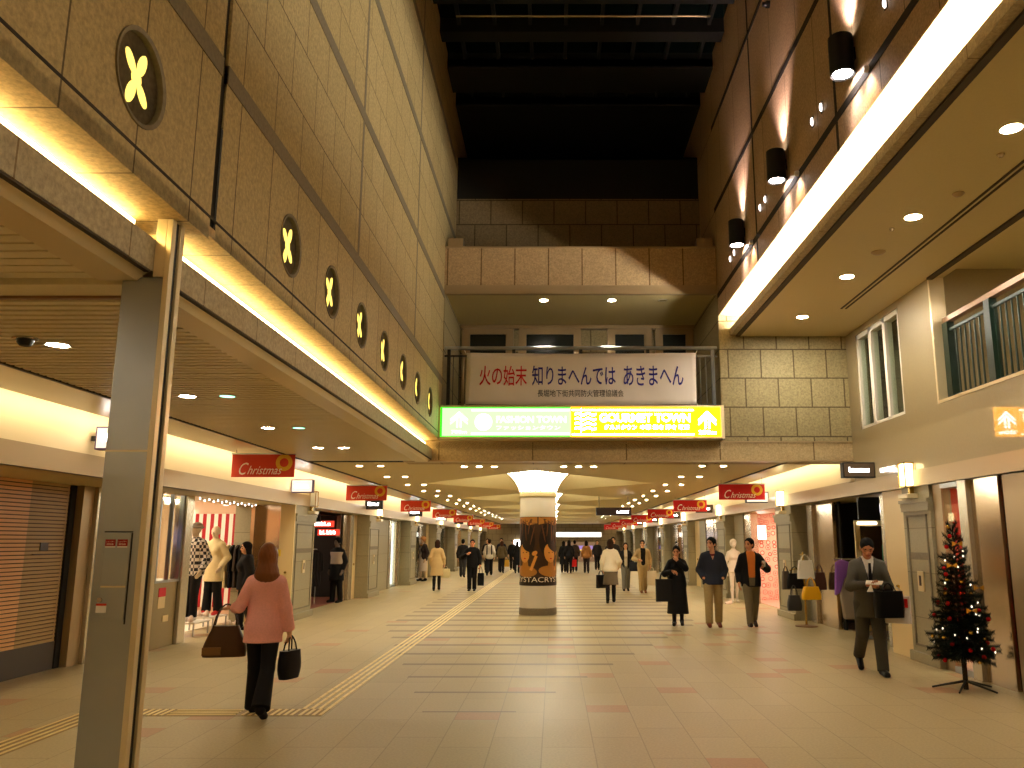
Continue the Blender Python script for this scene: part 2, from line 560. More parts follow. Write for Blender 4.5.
for a, b in ((YN, 4.2), (4.47, YE)):
    tm.prism([(-2.15, 3.075), (-2.20, 3.03), (-2.40, 3.03), (-2.40, 3.075)], (0, a, 0), X3, Z3, (0, b - a, 0))
struct('trim_5', tm, 'trim_metal', 'bevelled metal edge of the left slatted ceiling', smooth=0)

# --- left slatted ceiling
sl = MB()
y = YN
while y < 4.15:
    sl.box(-4.3, -2.38, y, y + 0.088, 3.04, 3.07)
    y += 0.106
y = 4.52
while y < YE - 0.05:
    sl.box(-4.3, -2.38, y, y + 0.066, 3.04, 3.07)
    y += 0.106
struct('ceiling_left', sl, 'slat', 'slatted metal ceiling over the left walkway', smooth=0)
struct('ceiling_left_void', B(-4.3, -2.38, YN, YE, 3.085, 3.10), 'slat_dark', 'dark void above the slats', smooth=0)
struct('trim_6', B(-4.3, -2.2, 4.24, 4.47, 3.02, 3.07), 'slat', 'smooth metal cross band in the slatted ceiling', smooth=0)
struct('trim_7', B(-4.3, -2.3, 4.44, 4.47, 3.005, 3.02), 'copper', 'copper track across the slatted ceiling', smooth=0)

# --- end of the hall: beam, right stone wall, balcony recess, parapet, upper wall
struct('wall_end_beam', B(-2.62, XHR, YE, YE + 0.6, 3.04, 3.39), 'gran_beam', 'granite beam under the illuminated sign', smooth=0)
struct('trim_8', B(-2.62, XHR, YE - 0.012, YE + 0.2, 3.37, 3.39).box(-2.62, XHR, YE - 0.014, YE + 0.2, 3.035, 3.06), 'header_trim', 'thin metal edges of the beam', smooth=0)
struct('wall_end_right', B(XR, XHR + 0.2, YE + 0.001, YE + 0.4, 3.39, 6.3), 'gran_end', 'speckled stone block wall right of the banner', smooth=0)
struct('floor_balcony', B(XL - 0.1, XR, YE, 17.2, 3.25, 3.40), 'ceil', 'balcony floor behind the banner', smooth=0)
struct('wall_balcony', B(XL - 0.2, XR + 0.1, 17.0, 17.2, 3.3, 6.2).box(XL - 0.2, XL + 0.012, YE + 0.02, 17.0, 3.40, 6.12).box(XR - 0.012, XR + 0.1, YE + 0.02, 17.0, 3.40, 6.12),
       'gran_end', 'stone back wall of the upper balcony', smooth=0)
struct('ceiling_balcony', B(XL - 0.2, XR, YE + 0.02, 17.2, 6.13, 6.22), 'ceil', 'soffit over the balcony with small downlights', smooth=0)
struct('trim_9', B(XL, XR, YE + 0.002, YE + 0.1, 6.06, 6.22).box(XL, XR, 16.88, 17.0, 6.06, 6.13), 'header_trim', 'metal fascia under the granite parapet', smooth=0)
struct('wall_parapet', B(XL, XR, YE, YE + 0.25, 6.22, 6.92), 'gran_par', 'granite slab parapet above the balcony', smooth=0)
struct('trim_10', B(XL, XR, YE - 0.03, YE + 0.28, 6.92, 6.95).box(XL + 0.05, XL + 0.32, YE + 0.02, YE + 0.25, 6.95, 7.12).box(XR - 0.34, XR - 0.05, YE + 0.02, YE + 0.25, 6.95, 7.12), 'header_trim', 'metal coping on the parapet', smooth=0)
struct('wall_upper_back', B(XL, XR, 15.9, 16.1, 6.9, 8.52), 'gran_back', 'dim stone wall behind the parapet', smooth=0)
struct('floor_parapet', B(XL, XR, YE + 0.25, 15.9, 6.80, 6.88), 'roof_dark', 'ledge behind the parapet', smooth=0)
struct('wall_upper_dark', B(XL, XR, 15.95, 16.2, 8.52, 9.45).box(XL, XR, 18.3, 18.5, 8.5, 11).box(XL, XR, 15.95, 18.5, 9.40, 9.45), 'roof_dark', 'dark band over the upper wall', smooth=0)

# --- dark glazed roof with beams and mullions
struct('window_roof', B(XL - 0.2, XR + 0.2, YN, 18.5, 10.62, 10.66), 'roof_glass', 'dark glass of the roof light at night', smooth=0)
rb = MB()
for yb in (1.2, 3.0, 4.8, 6.6, 8.4, 10.2, 11.15, 12.1, 13.0, 14.05, 15.4, 16.6):
    rb.box(XL, XR, yb, yb + (0.30 if yb > 12.5 else 0.14), 10.35, 10.62)
x = XL + 0.3
while x < XR:
    rb.box(x, x + 0.06, YN, 15.4, 10.48, 10.62)
    x += 0.62
rb.box(XL, XR, 14.05, 14.9, 10.30, 10.5).box(XL, XR, 15.4, 18.4, 10.3, 10.5)
struct('trim_11', rb, 'roof_dark', 'dark beams and mullions of the roof light', smooth=0)
struct('trim_12', MB().tube([(-1.6, 12.2, 10.1), (2.55, 12.2, 10.1)], 0.015), 'header_trim', 'thin pipe under the roof light')

# --- right upper wall, cove, high ceiling
struct('wall_right_upper', B(XR, XR + 0.25, YN, YE + 4, ZR + 0.03, 11.0), 'gran_right', 'tall granite panel wall on the upper right', smooth=0)
bd = MB()
for z in (5.97, 7.60, 9.22):
    bd.box(XR - 0.006, XR + 0.02, YN, YE, z, z + 0.09)
for y in (4.55, 8.0, 11.45):
    bd.box(XR - 0.004, XR + 0.02, y - 0.03, y + 0.03, ZR, 11.0)
struct('trim_13', bd, 'dark_joint', 'dark string joints of the right upper wall', smooth=0)
struct('ceiling_right_cove', B(XR + 0.001, 3.75, YN, YE, ZR, ZR + 0.06), 'gran_soffit', 'granite soffit above the right light cove', smooth=0)
struct('trim_14', B(3.15, 3.27, YN, YE, 5.29, 5.415)  .box(3.70, 3.75, YN, YE, 5.28, ZR), 'gran_lip', 'granite fascia below the right light cove', smooth=0)
struct('trim_15', B(3.245, 3.32, YN, YE, 5.265, 5.30), 'groove', 'shadow groove below the right fascia', smooth=0)
struct('ceiling_right', B(3.30, XHR + 0.2, YN, YE, 5.27, 5.31).box(XHR, 8.0, YN, 11.1, 5.40, 5.44), 'ceil', 'painted high ceiling over the right walkway', smooth=0)
struct('trim_16', B(4.50, 4.53, YN, 12.6, 5.262, 5.275).box(4.57, 4.60, YN, 12.6, 5.262, 5.275).box(XHR - 0.03, XHR + 0.05, YN, 11.05, 5.24, 5.28), 'groove', 'slot air diffuser in the high ceiling', smooth=0)

# --- right wall: polished stone with a window and a large opening
wr = B(XHR, XHR + 0.2, YN, YE, 2.68, 3.53)
wr.box(XHR, XHR + 0.2, 11.05, 12.15, 3.53, 5.27).box(XHR, XHR + 0.2, 13.95, YE, 3.53, 5.27).box(XHR, XHR + 0.2, 12.15, 13.95, 5.16, 5.27)
struct('wall_right', wr, 'polished', 'polished beige stone wall on the right mirroring the yellow sign', smooth=0)
wf = MB()
for a, b in ((12.15, 12.24), (12.72, 12.82), (13.30, 13.42), (13.88, 13.95)):
    wf.box(XHR + 0.02, XHR + 0.14, a, b, 3.53, 5.16)
wf.box(XHR + 0.02, XHR + 0.14, 12.15, 13.95, 3.53, 3.58).box(XHR + 0.02, XHR + 0.14, 12.15, 13.95, 5.08, 5.16)
w1 = struct('window_1', B(XHR + 0.06, XHR + 0.07, 12.15, 13.95, 3.53, 5.16), 'glass', 'tall three-pane window in the polished right wall', smooth=0)
wf.build('window_frame', 'white_paint', w1, smooth=0).location = tuple(-c for c in w1.location)
struct('wall_window_room', B(5.9, 6.0, 12.0, 14.2, 3.4, 5.4), 'gran_band', 'pale wall seen through the tall window', smooth=0)
struct('wall_gallery', B(7.6, 7.8, YN, 11.1, 3.3, 5.44).box(XHR + 0.2, 7.8, 11.05, 11.15, 3.3, 5.44), 'polished', 'plain back wall behind the green railing', smooth=0)
struct('floor_gallery', B(XHR + 0.2, 7.8, YN, 11.1, 3.40, 3.50), 'ceil', 'gallery floor behind the green railing', smooth=0)

# --- shop headers, cream shop-side ceilings, light coves
def shop_side(side, x_edge, x_lip, x_head, x_shop, y0, y1, tag_):
    s = -1 if side == 'left' else 1
    def bx(a, b, *r):
        return (min(a, b), max(a, b)) + r
    struct('ceiling_%s_shops' % tag_, B(*bx(x_edge, x_lip, y0, y1, 3.115, 3.14)), 'ceil_gloss', 'cream ceiling strip before the %s shopfronts' % side, smooth=0)
    struct('trim_%s_edge' % tag_, B(*bx(x_edge - s * 0.03, x_edge + s * 0.01, y0, y1, 3.03, 3.14)), 'groove', 'dark edge of the %s ceiling' % side, smooth=0)
    struct('wall_%s_header' % tag_, B(*bx(x_head, x_head + s * 0.08, y0, y1, 2.70, 3.45)).box(*bx(x_lip - s * 0.02, x_head, y0, y1, 3.40, 3.45)), 'header', 'pale lit header over the %s shopfronts' % side, smooth=0)
    struct('trim_%s_header' % tag_, B(*bx(x_head - s * 0.03, x_head + s * 0.1, y0, y1, 2.45, 2.70)), 'header_trim', 'metal band below the %s header' % side, smooth=0)
    struct('ceiling_%s_recess' % tag_, B(*bx(x_head, x_shop + s * 0.6, y0, y1, 2.45, 2.50)), 'ceil', 'soffit of the recessed %s shopfronts' % side, smooth=0)
    cove = B(*bx(x_lip + s * 0.04, x_lip + s * 0.10, y0, y1, 3.17, 3.21))
    tag(cove.build('cove_lamp', 'e_cove_s', None, smooth=0), 'long hidden strip lamp in the cove above the %s shop headers' % side, 'strip light')
shop_side('left', -4.3, -5.28, XHL, XSL, YN, YF, 'left')
shop_side('right', 4.1, 4.90, XHR, XSR, YE + 0.2, YF, 'right')
struct('trim_17', B(XHR - 0.03, XHR + 0.2, YN, YE + 0.2, 2.45, 2.68), 'header_trim', 'metal band below the polished right wall', smooth=0)
struct('ceiling_right_near', B(XHR, XSR + 0.6, YN, YE + 0.2, 2.45, 2.50), 'ceil', 'soffit of the near right shopfronts', smooth=0)

# --- corridor ceiling with shallow diamond vaults round each column
COLX, COLY0, PITCH = -0.38, 20.1, 7.3
cl = MB()
XA, XB = -4.3, 4.1
cl.quad((XA, YE + 0.3, ZC), (XB, YE + 0.3, ZC), (XB, COLY0 - PITCH / 2, ZC), (XA, COLY0 - PITCH / 2, ZC))
yc = COLY0
HW, ZV = 2.75, 3.80
while yc < YF:
    n_, f_, l_, r_ = (COLX, yc - PITCH / 2, ZC), (COLX, yc + PITCH / 2, ZC), (COLX - HW, yc, ZC), (COLX + HW, yc, ZC)
    q0, q1 = yc - PITCH / 2, yc + PITCH / 2
    cl.add([(XA, q0, ZC), n_, l_, (XA, q1, ZC), f_, (XB, q0, ZC), r_, (XB, q1, ZC)],
           [(0, 1, 2), (0, 2, 3), (3, 2, 4), (5, 6, 1), (5, 7, 6), (7, 4, 6)])
    i_ = [(COLX, yc - 1.0, ZV), (COLX, yc + 1.0, ZV), (COLX - 0.8, yc, ZV), (COLX + 0.8, yc, ZV)]
    cl.add([n_, f_, l_, r_] + i_, [(0, 3, 7, 4), (3, 1, 5, 7), (1, 2, 6, 5), (2, 0, 4, 6), (4, 7, 5, 6)])
    yc += PITCH
struct('ceiling', cl, 'ceil', 'low corridor ceiling with shallow diamond vaults', smooth=0)

# --- far end and outer shell
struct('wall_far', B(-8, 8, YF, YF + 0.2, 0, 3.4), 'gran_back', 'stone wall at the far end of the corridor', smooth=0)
struct('wall_near_bounce', B(-10.5, 10, YN - 0.2, YN, 0, 11), 'cream', 'added cream wall closing the hall behind the viewer to bounce light', smooth=0)  # unseen wall added to return light; the hall itself runs on

# --- strip lamps of the two big coves
tag(B(-2.27, -2.23, YN, 4.18, 3.325, 3.36).build('cove_lamp', 'e_cove_l', None, smooth=0), 'near strip lamp in the cove under the left wall, before the steel post', 'strip light')
tag(B(-2.27, -2.23, 4.50, YE - 0.05, 3.325, 3.36).build('cove_lamp', 'e_cove_l', None, smooth=0), 'far strip lamp in the cove under the left wall, beyond the steel post', 'strip light')
tag(B(3.28, 3.33, YN, YE - 0.05, 5.395, 5.435).build('cove_lamp', 'e_cove_r', None, smooth=0), 'white strip lamp in the cove under the right upper wall', 'strip light')
# ------------------------------------------------------------------ round cut-out lamps in the left wall
def petals(mb, o, u, w, r, m=0):
    """propeller-like cut-out: four rounded lobes meeting in the middle"""
    for a, ln, wd in ((66, 0.52, 0.15), (138, 0.46, 0.14), (246, 0.52, 0.15), (318, 0.46, 0.14)):
        ca, sa = math.cos(R(a)), math.sin(R(a))
        pts = []
        for k in range(16):
            t = 2 * math.pi * k / 16
            px, py = (0.52 + 0.38 * math.cos(t)) * ln / 0.62, wd * math.sin(t)
            pts.append(((px * ca - py * sa) * r, (px * sa + py * ca) * r))
        mb.prism(pts, o, u, w, (0.005, 0, 0), m)
    mb.prism([(0.20 * r * math.cos(2 * math.pi * k / 12), 0.20 * r * math.sin(2 * math.pi * k / 12)) for k in range(12)], o, u, w, (0.0055, 0, 0), m)

MED_L = ['large round yellow propeller lamp on the near wall before the dark joint',
         'round yellow propeller lamp just beyond the dark wall joint', 'second yellow propeller lamp beyond the dark wall joint',
         'third yellow propeller lamp beyond the dark wall joint', 'fourth yellow propeller lamp beyond the dark wall joint',
         'fifth yellow propeller lamp beyond the dark wall joint', 'second yellow propeller lamp from the green sign end',
         'small yellow propeller lamp nearest the green sign']
med0 = None
for i, y in enumerate(MED_Y):
    if med0 is None:
        med0 = thing('wall_medallion', MED_L[i], 'wall lamp', (XL, y, MED_Z), 0, 'round cut-out lamps along the left wall')
        MB().lathe([(MED_R - 0.004, -0.03), (MED_R - 0.004, 0.004), (MED_R + 0.018, 0.010), (MED_R + 0.018, -0.002)], n=32, axis='x', cap=False).build('rim', 'gran_band', med0)
        MB().lathe([(0.001, -0.026), (MED_R - 0.003, -0.026)], n=32, axis='x').build('back_disc', mat('medallion_disc', (104, 90, 62), 0.7, speck=0.25), med0, smooth=0)
        pm = MB()
        petals(pm, (-0.026, 0, 0), Y3, Z3, MED_R)
        pm.build('cutout_light', 'e_cut', med0, smooth=0)
    else:
        dup(med0, (XL, y, MED_Z), 0, MED_L[i])

# ------------------------------------------------------------------ stainless post at the left
post = thing('steel_post', 'tall brushed stainless steel post standing in the left foreground', 'post', (-2.15, 4.33, 0))
MB().box(-0.13, 0.095, -0.125, 0.0, 0, 3.05).build('shaft', 'steel', post, smooth=0, bev=0.006)
MB().box(0.085, 0.115, -0.130, -0.085, 0, 3.375).box(0.085, 0.117, -0.035, 0.01, 0, 3.375).box(0.03, 0.085, -0.130, 0.01, 3.05, 3.375).build('guide_rail', 'trim_metal', post, smooth=0, bev=0.003)
MB().box(0.094, 0.102, -0.086, -0.034, 0, 3.375).build('shutter_slot', 'black', post, smooth=0)
MB().box(-0.128, 0.102, -0.1265, -0.1245, 2.125, 2.135).build('seam', 'trim_metal', post, smooth=0)
hd = MB().box(-0.085, 0.045, -0.131, -0.125, 1.30, 1.72).build('hatch', 'steel', post, smooth=0, bev=0.002)
MB().box(0.046, 0.052, -0.1275, -0.1245, 1.28, 1.72).box(-0.09, 0.052, -0.1275, -0.1245, 1.722, 1.728).build('hatch_gap', 'black', hd, smooth=0)
MB().box(-0.08, 0.04, -0.136, -0.130, 1.455, 1.463).build('hatch_fold', 'trim_metal', hd, smooth=0)
red = mat('red_plate', (150, 16, 18), 0.4)
for k, x in enumerate((-0.078, -0.018)):
    pl = MB().box(x, x + 0.050, -0.134, -0.130, 1.655, 1.688).build('red_plate', red, post, smooth=0)
    lt = MB().text('シャッター', (x + 0.005, -0.1345, 1.673), X3, Z3, 0.040, 0.008).text('開閉器', (x + 0.008, -0.1345, 1.660), X3, Z3, 0.034, 0.008)
    lt.build('plate_lettering', 'xmas_txt', pl, smooth=0)
    MB().box(x, x + 0.050, -0.133, -0.130, 1.648, 1.6545).build('plate_edge', 'white', pl, smooth=0)
MB().lathe([(0.012, -0.140), (0.012, -0.131)], (-0.078, 0, 1.395), 14, axis='y').build('key_lock', 'steel_light', post)
st = MB().box(-0.094, -0.044, -0.133, -0.131, 1.335, 1.368).build('sticker', 'white', post, smooth=0)
MB().box(-0.094, -0.044, -0.1335, -0.131, 1.368, 1.379).build('sticker_band', 'xmas_orange', st, smooth=0)

# ------------------------------------------------------------------ big illuminated sign
sg = thing('illuminated_sign', 'long green and yellow illuminated direction sign on the beam', 'sign', (0.46, YE, 3.40))
def arrow(mb, cx, z, h, w, y, m=0, single=False):
    """upward arrow of two nested chevrons over a split stem"""
    t = 0.085 * w
    for dz in ((0, 0.22 * h) if not single else (0,)):
        for sgn in (-1, 1):
            a = (cx, z + h - dz)
            b = (cx + sgn * w / 2, z + h * 0.52 - dz)
            mb.prism([(a[0], a[1]), (b[0], b[1]), (b[0], b[1] - t * 1.25), (a[0], a[1] - t * 1.5)][::sgn], (0, y, 0), X3, Z3, (0, -0.004, 0), m)
    for sgn in (-1, 1):
        mb.box(cx + sgn * 0.10 * w - 0.045 * w, cx + sgn * 0.10 * w + 0.045 * w, y - 0.004, y, z, z + h * 0.62, m)
MB().box(-2.44, 2.46, -0.30, -0.01, 0.0, 0.03).box(-2.44, 2.46, -0.30, -0.01, 0.545, 0.575).box(-2.44, -2.41, -0.30, -0.01, 0, 0.575).box(2.40, 2.46, -0.31, -0.01, 0, 0.575).box(-2.42, 2.42, -0.05, -0.01, 0.02, 0.56).build('case', 'trim_metal', sg, smooth=0)
gp = MB().box(-2.38, -0.17, -0.285, -0.06, 0.045, 0.53).build('green_panel', 'e_green', sg, smooth=0)
gp['label'] = 'glowing green left half of the sign'
MB().box(-2.41, -0.17, -0.286, -0.07, 0.03, 0.045).box(-2.41, -0.17, -0.286, -0.07, 0.53, 0.545).box(-2.41, -2.38, -0.286, -0.07, 0.045, 0.53).build('green_edge', 'e_green_edge', gp, smooth=0)
yp = MB().box(-0.17, 2.40, -0.285, -0.06, 0.03, 0.545).build('yellow_panel', 'e_yellow', sg, smooth=0)
yp['label'] = 'glowing yellow right half of the sign'
YS = -0.2865
tx = MB()
arrow(tx, -2.09, 0.19, 0.28, 0.30, YS)
tx.text('700m', (-2.22, YS - 0.004, 0.085), X3, Z3, 0.27, 0.06, off=0.02)
tx.box(-1.88, -0.19, YS - 0.004, YS, 0.475, 0.505).box(-1.88, -0.19, YS - 0.004, YS, 0.07, 0.10)
tx.lathe([(0.09, YS - 0.004), (0.15, YS - 0.004)], (-1.67, 0, 0.285), 24, axis='y').lathe([(0.001, YS - 0.004), (0.05, YS - 0.004)], (-1.67, 0, 0.285), 16, axis='y')
tx.text('FASHION TOWN', (-1.45, YS - 0.004, 0.27), X3, Z3, 1.2, 0.12, off=0.025).text('ファッションタウン', (-1.45, YS - 0.004, 0.15), X3, Z3, 1.1, 0.075, off=0.01)
tx.build('green_lettering', 'e_green_white', gp, smooth=0)
tx = MB()
arrow(tx, 2.17, 0.175, 0.30, 0.30, YS)
tx.text('250m', (2.02, YS - 0.004, 0.075), X3, Z3, 0.30, 0.068, off=0.02)
tx.box(-0.15, 1.94, YS - 0.004, YS, 0.482, 0.505).box(-0.15, 1.94, YS - 0.004, YS, 0.062, 0.085)
tx.box(0.005, 0.012, YS - 0.004, YS, 0.05, 0.53)
for k in range(4):
    z = 0.155 + 0.082 * k
    n = 20
    a = [(-0.10 + 0.36 * i / n, z + 0.016 * math.sin(2 * math.pi * 2 * i / n)) for i in range(n + 1)]
    o = len(tx.v)
    tx.add([(p[0], YS - 0.004, p[1]) for p in a] + [(p[0], YS - 0.004, p[1] + 0.036) for p in a], [(i, i + 1, n + 2 + i, n + 1 + i) for i in range(n)])
tx.text('GOURMET TOWN', (0.32, YS - 0.004, 0.285), X3, Z3, 1.56, 0.15, off=0.03)
tx.text('グルメタウン', (0.40, YS - 0.004, 0.155), X3, Z3, 0.56, 0.085, off=0.008).text('中華 和食 洋食 喫茶', (1.02, YS - 0.004, 0.155), X3, Z3, 0.84, 0.085, off=0.012)
tx.build('yellow_lettering', 'e_white', yp, smooth=0)

# ------------------------------------------------------------------ balcony railing and cloth banner
rl = thing('balcony_railing', 'dark metal balcony railing behind the white cloth banner', 'railing', (0.48, YE + 0.12, 3.40))
MB().tube([(-2.44, 0, 1.68), (2.44, 0, 1.68)], 0.035, 10).build('top_rail', 'steel', rl)
MB().box(-2.44, 2.44, -0.015, 0.015, 0.62, 0.65).box(-2.44, 2.44, -0.015, 0.015, 1.52, 1.55).build('rail', 'black_metal', rl, smooth=0)
for x in (-2.36, -1.2, 0.0, 1.2, 2.36):
    MB().box(x - 0.03, x + 0.03, -0.02, 0.04, 0.0, 1.66).build('post', 'black_metal', rl, smooth=0)
x = -2.28
while x < 2.3:
    MB().box(x - 0.006, x + 0.006, -0.006, 0.006, 0.62, 1.53).build('baluster', 'black_metal', rl, smooth=0)
    x += 0.105
bn = thing('cloth_banner', 'white cloth banner with red and navy Japanese lettering tied to the railing', 'banner', (0.48, YE + 0.05, 4.05))
W_, H_ = 4.08, 0.93
cb = MB()
nx, nz = 48, 10
cv = []
def bulge(u, v):
    return -0.012 * math.sin(u * 23) * math.sin(v * 3.1) - 0.02 * math.sin(v * math.pi) - 0.006 * math.sin(u * 51 + v * 7)
for j in range(nz + 1):
    for i in range(nx + 1):
        u, v = i / nx, j / nz
        sag = 0.018 * math.sin(math.pi * u) * (1 if j in (0, nz) else 1)
        cv.append((-W_ / 2 + W_ * u + 0.015 * (v - 0.5), bulge(u, v), H_ * v - sag))
cb.add(cv, [(j * (nx + 1) + i, j * (nx + 1) + i + 1, (j + 1) * (nx + 1) + i + 1, (j + 1) * (nx + 1) + i) for j in range(nz) for i in range(nx)])
clo = cb.build('cloth', 'banner', bn)
sm = clo.modifiers.new('thickness', 'SOLIDIFY')
sm.thickness = 0.004
sm.offset = 1
def cloth_text(body, x, z, w, h, m, off, nm):
    t = MB().text(body, (x, 0, z), X3, Z3, w, h, off=off * 0.45)
    t.v = [(p[0], bulge((p[0] + W_ / 2) / W_, p[2] / H_) - 0.012, p[2]) for p in t.v]
    t.build(nm, m, bn, smooth=0)['label'] = nm.replace('_', ' ') + ' on the cloth'
cloth_text('火の始末', -1.80, 0.33, 0.84, 0.36, 'red_txt', 0.018, 'red_lettering')
cloth_text('知りまへんでは', -0.87, 0.33, 1.48, 0.36, 'blue_txt', 0.018, 'navy_lettering')
cloth_text('あきまへん', 0.75, 0.33, 1.06, 0.36, 'blue_txt', 0.018, 'navy_lettering')
cloth_text('長堀地下街共同防火管理協議会', -0.77, 0.13, 1.52, 0.125, 'black_txt', 0.006, 'black_lettering')
for x, z in ((-2.04, 0.02), (2.04, 0.02), (-2.04, 0.9), (2.04, 0.9)):
    MB().tube([(x, 0, z), (x * 1.02, 0.04, z + (0.08 if z > 0.5 else -0.08))], 0.008, 6).build('tie', 'white', bn)

# ------------------------------------------------------------------ balcony doors
def balcony_door(x0, x1, label, cat='door'):
    d = thing('balcony_door', label, cat, ((x0 + x1) / 2, 16.98, 3.40), 0, 'dark doors along the balcony')
    w = (x1 - x0) / 2
    MB().box(-w, -w + 0.16, -0.08, 0, 0, 2.66).box(w - 0.16, w, -0.08, 0, 0, 2.66).box(-w + 0.16, w - 0.16, -0.08, 0, 2.54, 2.66).box(-w + 0.16, w - 0.16, -0.06, 0, 0, 0.1).build('frame', 'header_trim', d, smooth=0)
    MB().box(-w + 0.16, w - 0.16, -0.03, -0.005, 0.1, 2.54).build('glass_pane', 'dglass', d, smooth=0)
    MB().box(0.02, 0.06, -0.09, -0.03, 0.8, 1.1).build('handle', 'steel', d, smooth=0)
for a, b, l in ((-1.92, -0.85, 'dark glazed balcony door left of the stone piers'), (-0.74, 0.57, 'dark glazed balcony door between the two stone piers'),
                (1.12, 2.05, 'dark glazed balcony door right of the stone piers'), (2.12, 2.92, 'dark glazed balcony door in the right corner')):
    balcony_door(a, b, l)
struct('trim_18', B(0.58, 1.10, 16.9, 17.0, 3.4, 6.0).box(-0.84, -0.75, 16.9, 17.0, 3.4, 6.0), 'gran_end', 'stone piers between the balcony doors', smooth=0)

# ------------------------------------------------------------------ lamps
def downlight(name, label, x, y, z, r, em, group, ring='white_paint'):
    t = thing(name, label, 'ceiling light', (x, y, z), 0, group)
    MB().lathe([(r, 0.0), (r + 0.014, -0.004), (r + 0.016, 0.0), (r + 0.016, 0.01)], n=16).build('trim_ring', ring, t)
    MB().lathe([(0.001, -0.0015), (r, -0.0015)], n=16).build('lamp_lens', em, t, smooth=0)
    return t
lab = 'round recessed downlight in the slatted ceiling over the left walkway'
d0 = None
for y in (3.0, -2.2, 0.4, 5.7, 7.81, 10.07, 12.27):
    for x in (-3.5, -3.12):
        if 2 < y < 7 and x > -3.3: continue
        if d0 is None: d0 = downlight('downlight', lab, x, y, 3.037, 0.07, 'e_down_l', 'downlights of the slatted ceiling')
        else: dup(d0, (x, y, 3.037))
tag(d0, 'round downlight of the near slats, before the copper track', 'ceiling light', 'downlights of the slatted ceiling')
for o in list(COL.objects):
    if o.get('group') == 'downlights of the slatted ceiling' and abs(o.location.y - 5.7) < 0.01:
        o['label'] = 'round downlight beside the black dome camera in the slatted ceiling'
    elif o.get('group') == 'downlights of the slatted ceiling' and (o.location.y > 7 or o.location.y < 2):
        o['label'] = lab
for x, y in ((-3.12, 7.81), (-3.12, 10.07)):
    for o in list(COL.objects):
        if o.get('group') == 'downlights of the slatted ceiling' and (o.location - Vector((x, y, 3.037))).length < 0.01:
            for c in o.children:
                if c.name.startswith('lamp_lens'):
                    c.data = c.data.copy()
                    c.data.materials[0] = M['e_down_green']
            o['label'] = 'greenish emergency downlight of the nearest pair in the slatted ceiling' if y < 9 else 'greenish emergency downlight of the second pair in the slatted ceiling'
h0 = None
rows = [(k, 15.44 + 2.6 * k) for k in range(19)]
for k, y in rows:
    for x in (-3.62, -3.22, 2.75, 3.15):
        side = 'left' if x < 0 else 'right'
        lb = 'round recessed downlight in the flat %s side of the corridor ceiling' % side
        if h0 is None: h0 = downlight('downlight', lb, x, y, ZC - 0.002, 0.052, 'e_down_h', 'corridor downlights, %s side' % side)
        else: dup(h0, (x, y, ZC - 0.002), 0, lb, 'corridor downlights, %s side' % side)
for x in (-1.68, -1.40, -1.12, 0.18, 0.46, 0.74):
    g = 'left' if x < 0 else 'right'
    dup(h0, (x, 15.55, ZC - 0.002), 0, 'one of three small downlights in a row behind the beam, %s of the column' % g, 'rows of three downlights behind the beam')
r0 = None
RL = ['bright downlight of the high right ceiling, nearest the viewer', 'second bright downlight of the high right ceiling from the viewer',
      'third bright downlight of the high right ceiling from the viewer', 'bright downlight of the high right ceiling, nearest the stone end wall']
for i, y in enumerate((6.80, 8.85, 11.0, 13.1)):
    if r0 is None: r0 = downlight('downlight', RL[i], 4.05, y, 5.268, 0.085, 'e_down_r', 'downlights of the high right ceiling')
    else: dup(r0, (4.05, y, 5.268), 0, RL[i])
dup(r0, (4.05, 4.7, 5.268), 0, 'bright downlight of the high right ceiling, above the top frame edge')
dup(r0, (4.05, 0.4, 5.268), 0, 'bright downlight of the high right ceiling, above the top frame edge')
dup(r0, (4.05, -1.8, 5.268), 0, 'bright downlight of the high right ceiling, above the top frame edge')
dup(r0, (4.05, 2.6, 5.268), 0, 'bright downlight of the high right ceiling, above the top frame edge')
for i, (x, em) in enumerate(((-0.19, 'e_down_h'), (1.09, 'e_down_h'), (2.05, 'ceil'))):
    downlight('downlight', ['left lit downlight in the balcony soffit', 'right lit downlight in the balcony soffit', 'unlit downlight in the balcony soffit'][i], x, 15.05, 6.128, 0.07, em, 'balcony downlights')
# smoke detectors and speakers on the high ceiling
for x, y, r, l in ((4.22, 7.3, 0.035, 'small dark sprinkler head near the first downlight'), (4.25, 8.2, 0.06, 'small dark smoke detector on the high right ceiling'), (3.95, 9.2, 0.03, 'small dark sprinkler head near the second downlight'), (4.1, 10.0, 0.09, 'round grey speaker grille in the high right ceiling')):
    t = thing('ceiling_detector', l, 'detector', (x, y, 5.27))
    MB().lathe([(0.001, -0.035), (r * 0.6, -0.03), (r, -0.008), (r, 0.0)], n=14).build('body', 'header_trim', t)
# dome camera in the slatted ceiling
dc = thing('dome_camera', 'black dome security camera in the slatted ceiling', 'camera', (-3.60, 5.5, 3.040))
MB().lathe([(0.075, 0.0), (0.085, -0.006), (0.07, -0.012), (0.05, -0.012)], n=18).build('mount_ring', 'steel_light', dc)
MB().lathe([(0.055, -0.012), (0.052, -0.035), (0.035, -0.055), (0.001, -0.062)], n=18).build('dome', 'black', dc)

